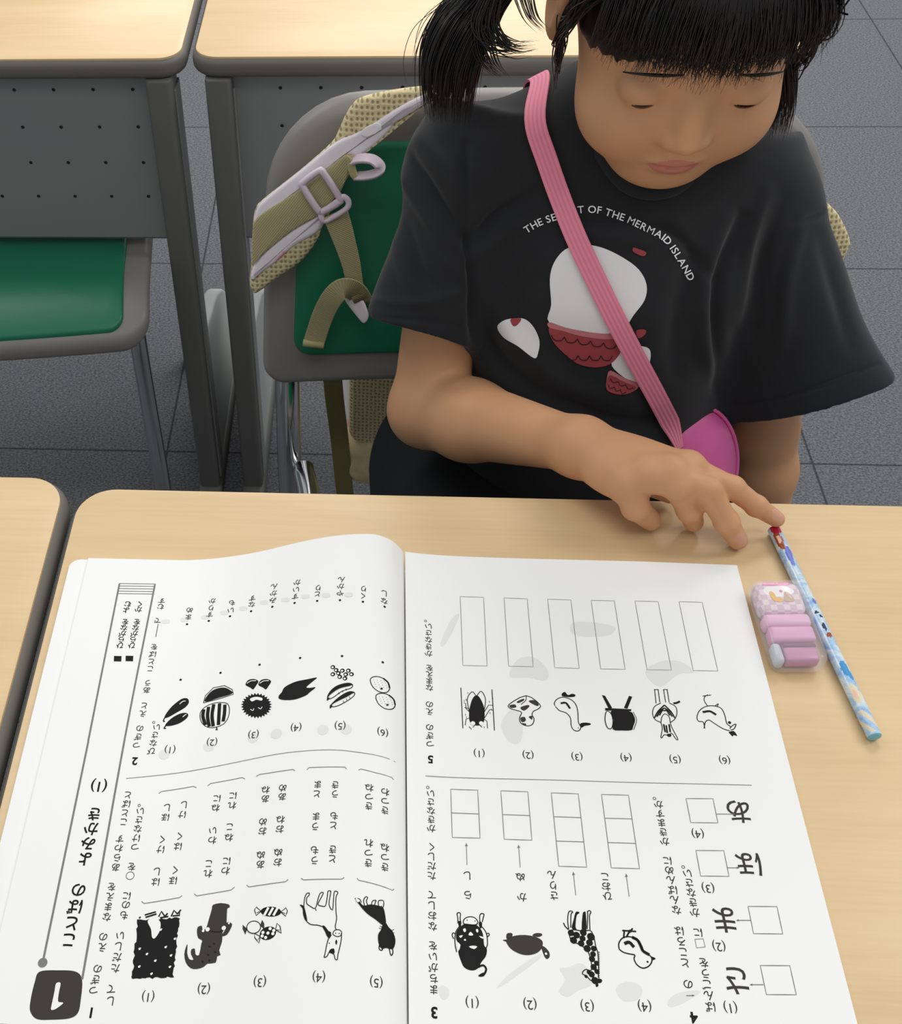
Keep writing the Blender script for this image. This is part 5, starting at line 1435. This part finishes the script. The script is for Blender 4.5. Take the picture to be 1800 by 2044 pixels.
# drawings, Q3: cow
R.fill([(400, 1225), (430, 1185), (470, 1165), (530, 1170), (570, 1200), (590, 1245), (598, 1320), (618, 1350), (610, 1400), (580, 1440), (550, 1490), (505, 1502), (455, 1480), (430, 1430), (412, 1370), (420, 1320), (398, 1280)], o5, 1, n=3)
R.line([(430, 1175), (395, 1225), (388, 1300), (400, 1370)], o5, .5, 1); R.line([(570, 1175), (612, 1230), (622, 1310), (608, 1350)], o5, .5, 1)
R.fill([(450, 1165), (455, 1135), (490, 1118), (530, 1125), (552, 1155), (535, 1175), (480, 1172)], o5, 0, .0003); R.line([(450, 1165), (455, 1135), (490, 1118), (530, 1125), (552, 1155), (535, 1175), (480, 1172)], o5, .5, 1, .00035, closed=True); R.dot(475, 1142, o5, .3, 1, .0004); R.dot(532, 1148, o5, .3, 1, .0004)
for s_ in ([(410, 1165), (408, 1120), (403, 1095), (415, 1086), (428, 1095), (426, 1130), (432, 1165)], [(568, 1155), (566, 1115), (575, 1095), (597, 1098), (592, 1120), (584, 1155)]): R.line(s_, o5, .5, 1)
for f in ([(412, 1150), (430, 1150), (432, 1185), (418, 1190)], [(560, 1155), (582, 1158), (580, 1195), (566, 1195)]): R.fill(f, o5, 1)
for f in ([(446, 1208), (462, 1200), (468, 1220), (455, 1228)], [(538, 1210), (552, 1205), (556, 1225), (545, 1230)], [(485, 1250), (500, 1225), (520, 1250)], [(418, 1255), (445, 1250), (430, 1270)], [(560, 1255), (595, 1265), (585, 1275)], [(450, 1285), (462, 1275), (468, 1290)], [(488, 1332), (520, 1325), (548, 1332), (525, 1350)], [(400, 1300), (428, 1320), (412, 1365)]): R.fill(f, o5, 0, .0003, n=2)
R.line([(380, 1275), (368, 1250), (375, 1232), (390, 1240)], o5, .5, 1); R.line([(618, 1262), (634, 1250), (630, 1235), (612, 1240)], o5, .5, 1)
R.line([(550, 1480), (590, 1465), (612, 1490), (605, 1520)], o5, 1.0, 1); R.fill([(610, 1515), (600, 1540), (575, 1548), (555, 1540), (580, 1522)], o5, 1)
# turtle
R.fill([(755, 1285), (785, 1262), (850, 1248), (920, 1250), (985, 1268), (1018, 1295), (1012, 1340), (980, 1375), (920, 1392), (860, 1385), (800, 1355), (768, 1320)], o5, 2, n=3); R.fill([(1005, 1325), (1035, 1335), (1065, 1370), (1068, 1405), (1048, 1420), (1030, 1400), (1015, 1360)], o5, 2); R.fill([(760, 1275), (760, 1240), (785, 1232), (802, 1240), (795, 1262)], o5, 2); R.fill([(945, 1252), (965, 1235), (1005, 1235), (1015, 1250), (985, 1262)], o5, 2); R.fill([(732, 1285), (755, 1280), (758, 1295)], o5, 2); R.dot(1042, 1383, o5, .6, 0, .0003)
# giraffe
R.line([(1205, 1210), (1180, 1185), (1168, 1160)], o5, .6, 1); R.line([(1205, 1225), (1225, 1285), (1290, 1320), (1340, 1360), (1365, 1430), (1368, 1500), (1330, 1495), (1308, 1510), (1305, 1528), (1330, 1540), (1360, 1570), (1385, 1585)], o5, .5, 1, n=3); R.line([(1210, 1215), (1250, 1210), (1310, 1220), (1360, 1215), (1385, 1260), (1400, 1330), (1415, 1380), (1420, 1480), (1418, 1555)], o5, .5, 1, n=3)
for leg in ([(1205, 1205), (1198, 1140), (1205, 1085), (1222, 1075), (1235, 1085), (1222, 1100), (1220, 1195)], [(1338, 1205), (1342, 1100), (1340, 1080), (1355, 1072), (1365, 1085), (1355, 1110), (1358, 1210)]): R.line(leg, o5, .5, 1)
R.fill([(1228, 1200), (1240, 1140), (1255, 1085), (1275, 1080), (1282, 1090), (1262, 1110), (1255, 1190), (1270, 1215)], o5, 1); R.fill([(1300, 1215), (1305, 1100), (1318, 1080), (1328, 1092), (1332, 1215)], o5, 1)
for (x, y, r) in ((1222, 1232, 1.8), (1262, 1248, 1.9), (1305, 1272, 1.7), (1310, 1230, 1.9), (1365, 1260, 2.2), (1240, 1285, 2.0), (1295, 1308, 1.8), (1355, 1303, 1.9), (1338, 1345, 2.0), (1385, 1345, 1.6), (1380, 1385, 1.6), (1373, 1420, 1.7), (1405, 1450, 1.4), (1385, 1478, 1.7), (1370, 1530, 1.7), (1408, 1510, 1.4), (1350, 1515, 1.2), (1395, 1575, 2.0), (1330, 1545, .9)): R.dot(x, y, o5, r * .88, 1)
R.fill([(1395, 1575), (1420, 1560), (1445, 1570), (1438, 1590), (1410, 1592)], o5, 1); R.fill([(1402, 1590), (1415, 1592), (1418, 1615), (1400, 1618)], o5, 1)
for k in range(14): R.line([(1417, 1370 + 14 * k), (1428, 1372 + 14 * k)], o5, .4, 1)
# chick
R.line([(1568, 1350), (1565, 1310), (1585, 1275), (1620, 1260), (1665, 1265), (1705, 1295), (1725, 1330), (1735, 1360)], o5, .6, 1); R.line([(1660, 1262), (1700, 1285), (1725, 1330), (1740, 1362), (1785, 1390)], o5, 1.5, 1); R.line([(1568, 1350), (1600, 1372), (1650, 1385), (1680, 1392), (1675, 1420), (1695, 1460), (1735, 1485), (1775, 1475), (1800, 1445), (1802, 1415), (1785, 1390)], o5, .6, 1); R.line([(1605, 1310), (1640, 1300), (1675, 1335)], o5, 1.6, 1); R.fill([(1795, 1402), (1818, 1408), (1830, 1418), (1808, 1428)], o5, 1); R.dot(1772, 1440, o5, .5, 1)
for ln in ([(1600, 1270), (1605, 1215)], [(1590, 1215), (1690, 1222)], [(1620, 1262), (1645, 1215)], [(1630, 1240), (1665, 1200)], [(1655, 1228), (1640, 1210)]): R.line(ln, o5, .8, 1)
# faint show-through
for f, o in (([(820, 345), (900, 340), (1020, 360), (1005, 400), (900, 410), (820, 395)], o4), ([(520, 600), (560, 520), (640, 510), (705, 575), (690, 620), (610, 605)], o4), ([(1170, 580), (1240, 530), (1340, 530), (1405, 580), (1330, 590), (1240, 650)], o4), ([(480, 830), (530, 760), (580, 800), (575, 910), (520, 915)], o4), ([(190, 440), (240, 330), (280, 300), (260, 360), (210, 450)], o4),
             ([(1140, 1490), (1200, 1480), (1290, 1450), (1350, 1500), (1370, 1600), (1280, 1640), (1200, 1690), (1135, 1650), (1180, 1570)], o5), ([(1545, 1640), (1590, 1590), (1680, 1590), (1735, 1640), (1700, 1710), (1600, 1720)], o5), ([(700, 1610), (800, 1510), (980, 1390), (1000, 1410), (830, 1540), (710, 1620)], o5), ([(265, 1640), (300, 1610), (345, 1640), (340, 1690), (300, 1710)], o5), ([(395, 1440), (450, 1390), (560, 1370), (590, 1385), (500, 1440), (420, 1470)], o6)): R.fill(f, o, 4, .00006)

L.mb.build('left_page', PM, book, angle=40); R.mb.build('right_page', PM, book, angle=40)
# the pages underneath at the left and the cover
mb = MB()
o = rrect(-.2177, -.004, BOT, -.0085, [0.002, 0.007, 0.007, 0.002], 5)
slab(mb, o, lambda u, v, z: (u, v, z), D + .0006, D + .0024, .0002, seg=1); mb.build('under_pages', PAPER, book, angle=40)
mb = MB(); o = rrect(-.2180, .2095, BOT - .0005, -.0092, 0.004, 4)
slab(mb, o, lambda u, v, z: (u, v, z), D + .0001, D + .0006, .0001, seg=1); mb.build('cover', mat('white_cover', rgb(225, 226, 228), .4), book, angle=40)

# ------------------------------------------------------------------ eraser case
CLEAR = mat('clear_plastic', (.92, .90, .92, 1), 0.06, spec=0.5, coat=0.3); CLEAR.node_tree.nodes['Principled BSDF'].inputs['Alpha'].default_value = 0.2
PK = mat('pink_plastic', rgb(222, 160, 200), 0.35); PK2 = mat('pale_pink_plastic', rgb(232, 180, 212), 0.35)
def gingham():
    m = mat('pink_gingham_sleeve', rgb(226, 204, 214), 0.4)
    N = Nodes(m); tc = N.new('ShaderNodeTexCoord')
    c = N.new('ShaderNodeTexChecker'); c.inputs['Scale'].default_value = 260; c.inputs['Color1'].default_value = rgb(232, 214, 222); c.inputs['Color2'].default_value = rgb(212, 186, 200)
    N.link(tc.outputs['Object'], c.inputs['Vector']); N.link(c.outputs['Color'], N.b.inputs['Base Color']); return m
GING = gingham()
ec = A((.2278, -.0493, D)); ea = math.radians(3.0)
er = thing('eraser_case', 'small pink eraser in a rounded clear plastic case beside the pencil', 'eraser', tuple(ec))
er.rotation_euler = (0, 0, ea)
def er_build(mb, name, m, parent=er, **k):
    """built around the origin; the thing carries place and turn"""
    me_off = world_loc(parent)
    mb.v = [(p[0] + me_off[0], p[1] + me_off[1], p[2] + me_off[2]) for p in mb.v]
    return mb.build(name, m, parent, **k)
idm = lambda u, v, z: (u, v, z)
mb = MB(); slab(mb, rrect(-.0158, .0158, -.0310, .0310, .0065, 7), idm, .0006, .0142, .0042, seg=6)
er_build(mb, 'clear_case', CLEAR, angle=70)
mb = MB(); slab(mb, rrect(-.0138, .0138, .0060, .0290, .005, 6), idm, .0020, .0126, .003, seg=4); sl_ = er_build(mb, 'gingham_sleeve', GING, angle=60)
mb = MB(); rbox(mb, (0, .0012, .0073), (.0276, .0088, .0110), .0028, 4); er_build(mb, 'collar_band', PK2, angle=60)
mb = MB(); rbox(mb, (.0004, -.0084, .0070), (.0262, .0106, .0100), .0022, 4); er_build(mb, 'eraser_block', PK, angle=60)
mb = MB(); rbox(mb, (.0022, -.0205, .0060), (.0195, .0125, .0078), .0015); dr = er_build(mb, 'sharpener_drawer', mat('rose_plastic', rgb(196, 128, 168), .3), angle=60)
mb = MB(); rbox(mb, (.0022, -.0166, .0101), (.019, .0022, .0008), .0003); er_build(mb, 'dark_slot', mat('dark_rose', rgb(104, 62, 88), .4), dr, angle=60)
mb = MB(); rbox(mb, (-.0112, -.0212, .0064), (.0055, .0135, .0086), .0022); er_build(mb, 'blade_holder', mat('silver_grey_plastic', rgb(196, 200, 206), .25), angle=60)
def flat(pts, z, m, name, parent, n=5):
    mb = MB(); P = crom([A(p) / 1000 for p in pts], n, True)
    a = sum(P[i - 1][0] * P[i][1] - P[i][0] * P[i - 1][1] for i in range(len(P)))
    if a < 0: P = P[::-1]
    slab(mb, [tuple(p) for p in P], idm, z, z + .00012, .00003, seg=1); return er_build(mb, name, m, parent, angle=40)
flat([(-9, 22), (-6, 25), (0, 25.6), (6, 25), (9.5, 22), (7.5, 19), (3, 17.4), (-3, 17.4), (-7.5, 19)], .0126, mat('white_label', rgb(244, 242, 244), .4), 'cloud_label', sl_)
flat([(-7.5, 26.2), (0, 26.0), (7.5, 26.2), (8, 27.4), (7, 28.4), (0, 28.2), (-7, 28.4), (-8, 27.4)], .0127, mat('rose_ribbon', rgb(234, 128, 180), .4), 'ribbon_label', sl_, 3)
YEL = mat('yellow_print', rgb(238, 184, 74), .5); TAN = mat('tan_print', rgb(205, 170, 148), .5); ROS = mat('rose_print', rgb(226, 118, 158), .5)
flat([(-6, 19.5), (-5, 21.5), (-3, 20), (-2.4, 17), (1, 16), (0, 13.6), (-4, 14), (-5.4, 16.5)], .0128, YEL, 'yellow_patch', sl_)
flat([(2, 14), (2.4, 18), (3.6, 21), (6, 20), (7.6, 16.5), (7, 13.8)], .0128, TAN, 'tan_patch', sl_)
flat([(0.5, 21.6), (1.6, 22.4), (2.4, 21.4), (1.4, 20.6)], .0129, ROS, 'rose_patch', sl_)

# ------------------------------------------------------------------ pencil
pa, pb_ = at_z(1544, 1057, D + .0040), at_z(1745, 1470, D + .0040)
dirp = (pb_ - pa); Lp = np.linalg.norm(dirp); dirp /= Lp
def pencil_mat():
    m = mat('pale_blue_printed_lacquer', rgb(160, 196, 226), 0.25, coat=0.4)
    N = Nodes(m); tc = N.new('ShaderNodeTexCoord')
    n = N.new('ShaderNodeTexNoise'); n.inputs['Scale'].default_value = 60; n.inputs['Detail'].default_value = 6; n.inputs['Roughness'].default_value = .7; n.inputs['Distortion'].default_value = 1.2
    N.link(tc.outputs['Object'], n.inputs['Vector'])
    r = N.new('ShaderNodeValToRGB'); e = r.color_ramp.elements
    e[0].position = .34; e[0].color = rgb(128, 160, 216); e[1].position = .66; e[1].color = rgb(196, 216, 216)
    for p, c in ((.45, rgb(158, 196, 232)), (.54, rgb(188, 214, 234)), (.60, rgb(222, 232, 236))):
        q = e.new(p); q.color = c
    N.link(n.outputs['Fac'], r.inputs[0]); N.link(r.outputs[0], N.b.inputs['Base Color']); return m
pen = thing('pencil', 'pale blue printed pencil lying on the desk under the fingertip', 'pencil', tuple(pa))
PCOL = [pencil_mat(), mat('crimson_print', rgb(176, 28, 62), .3), mat('russet_print', rgb(164, 78, 36), .3), mat('violet_print', rgb(112, 124, 204), .3), mat('navy_print', rgb(36, 54, 92), .3), mat('deep_blue_print', rgb(70, 150, 208), .3), mat('cream_print', rgb(226, 214, 186), .3), mat('peach_print', rgb(236, 196, 166), .3)]
side = np.cross(A((0, 0, 1.0)), dirp); side /= np.linalg.norm(side); upv = np.cross(dirp, side)
mb = MB(); NP, NS = 150, 36; rad = .0039
start = 0.0
vs = [pa + dirp * (start + (Lp - start) * i / NP) + rad * (math.cos(2 * math.pi * k / NS) * side + math.sin(2 * math.pi * k / NS) * upv) for i in range(NP + 1) for k in range(NS)]
mb.add(vs, [])
def patch(t, a):                                               # plain colour patches of the printed wrap
    def inn(t0, a0, rt, ra): return ((t - t0) / rt) ** 2 + ((a - a0) / ra) ** 2 < 1
    if inn(.012, 92, .030, 60): return 1
    if inn(.075, 118, .055, 34): return 7 if inn(.072, 116, .022, 18) else 2
    if inn(.165, 95, .055, 22) or inn(.14, 70, .03, 16): return 3
    if inn(.40, 70, .012, 22): return 3
    if inn(.455, 100, .007, 16) or inn(.475, 78, .007, 14): return 4
    if inn(.525, 92, .020, 16): return 4
    if inn(.565, 82, .012, 26): return 2
    if inn(.72, 92, .035, 34) or inn(.75, 70, .025, 18): return 5
    if inn(.83, 104, .045, 40): return 7 if inn(.835, 108, .02, 20) else 6
    if t > .90 and t < .995: return 6 if math.sin(t * 90 + a * .06) > .2 else 0
    return 0
for i in range(NP):
    for k in range(NS):
        mb.f.append((i * NS + k, i * NS + (k + 1) % NS, (i + 1) * NS + (k + 1) % NS, (i + 1) * NS + k)); mb.mi.append(patch((i + .5) / NP, 360 * (k + .5) / NS))
mb.f.append(tuple(range(NS - 1, -1, -1))); mb.mi.append(0)
mb.build('barrel', PCOL, pen, angle=50)
mb = MB(); cap = [pb_ + rr * (math.cos(2 * math.pi * k / NS) * side + math.sin(2 * math.pi * k / NS) * upv) + dirp * d for rr, d in ((rad, 0), (rad * .92, .0006), (rad * .6, .0010)) for k in range(NS)]
mb.add(cap, [(i * NS + k, i * NS + (k + 1) % NS, (i + 1) * NS + (k + 1) % NS, (i + 1) * NS + k) for i in range(2) for k in range(NS)] + [tuple(2 * NS + k for k in range(NS))])
mb.build('dipped_end', mat('turquoise_end', rgb(122, 186, 206), .3), pen)
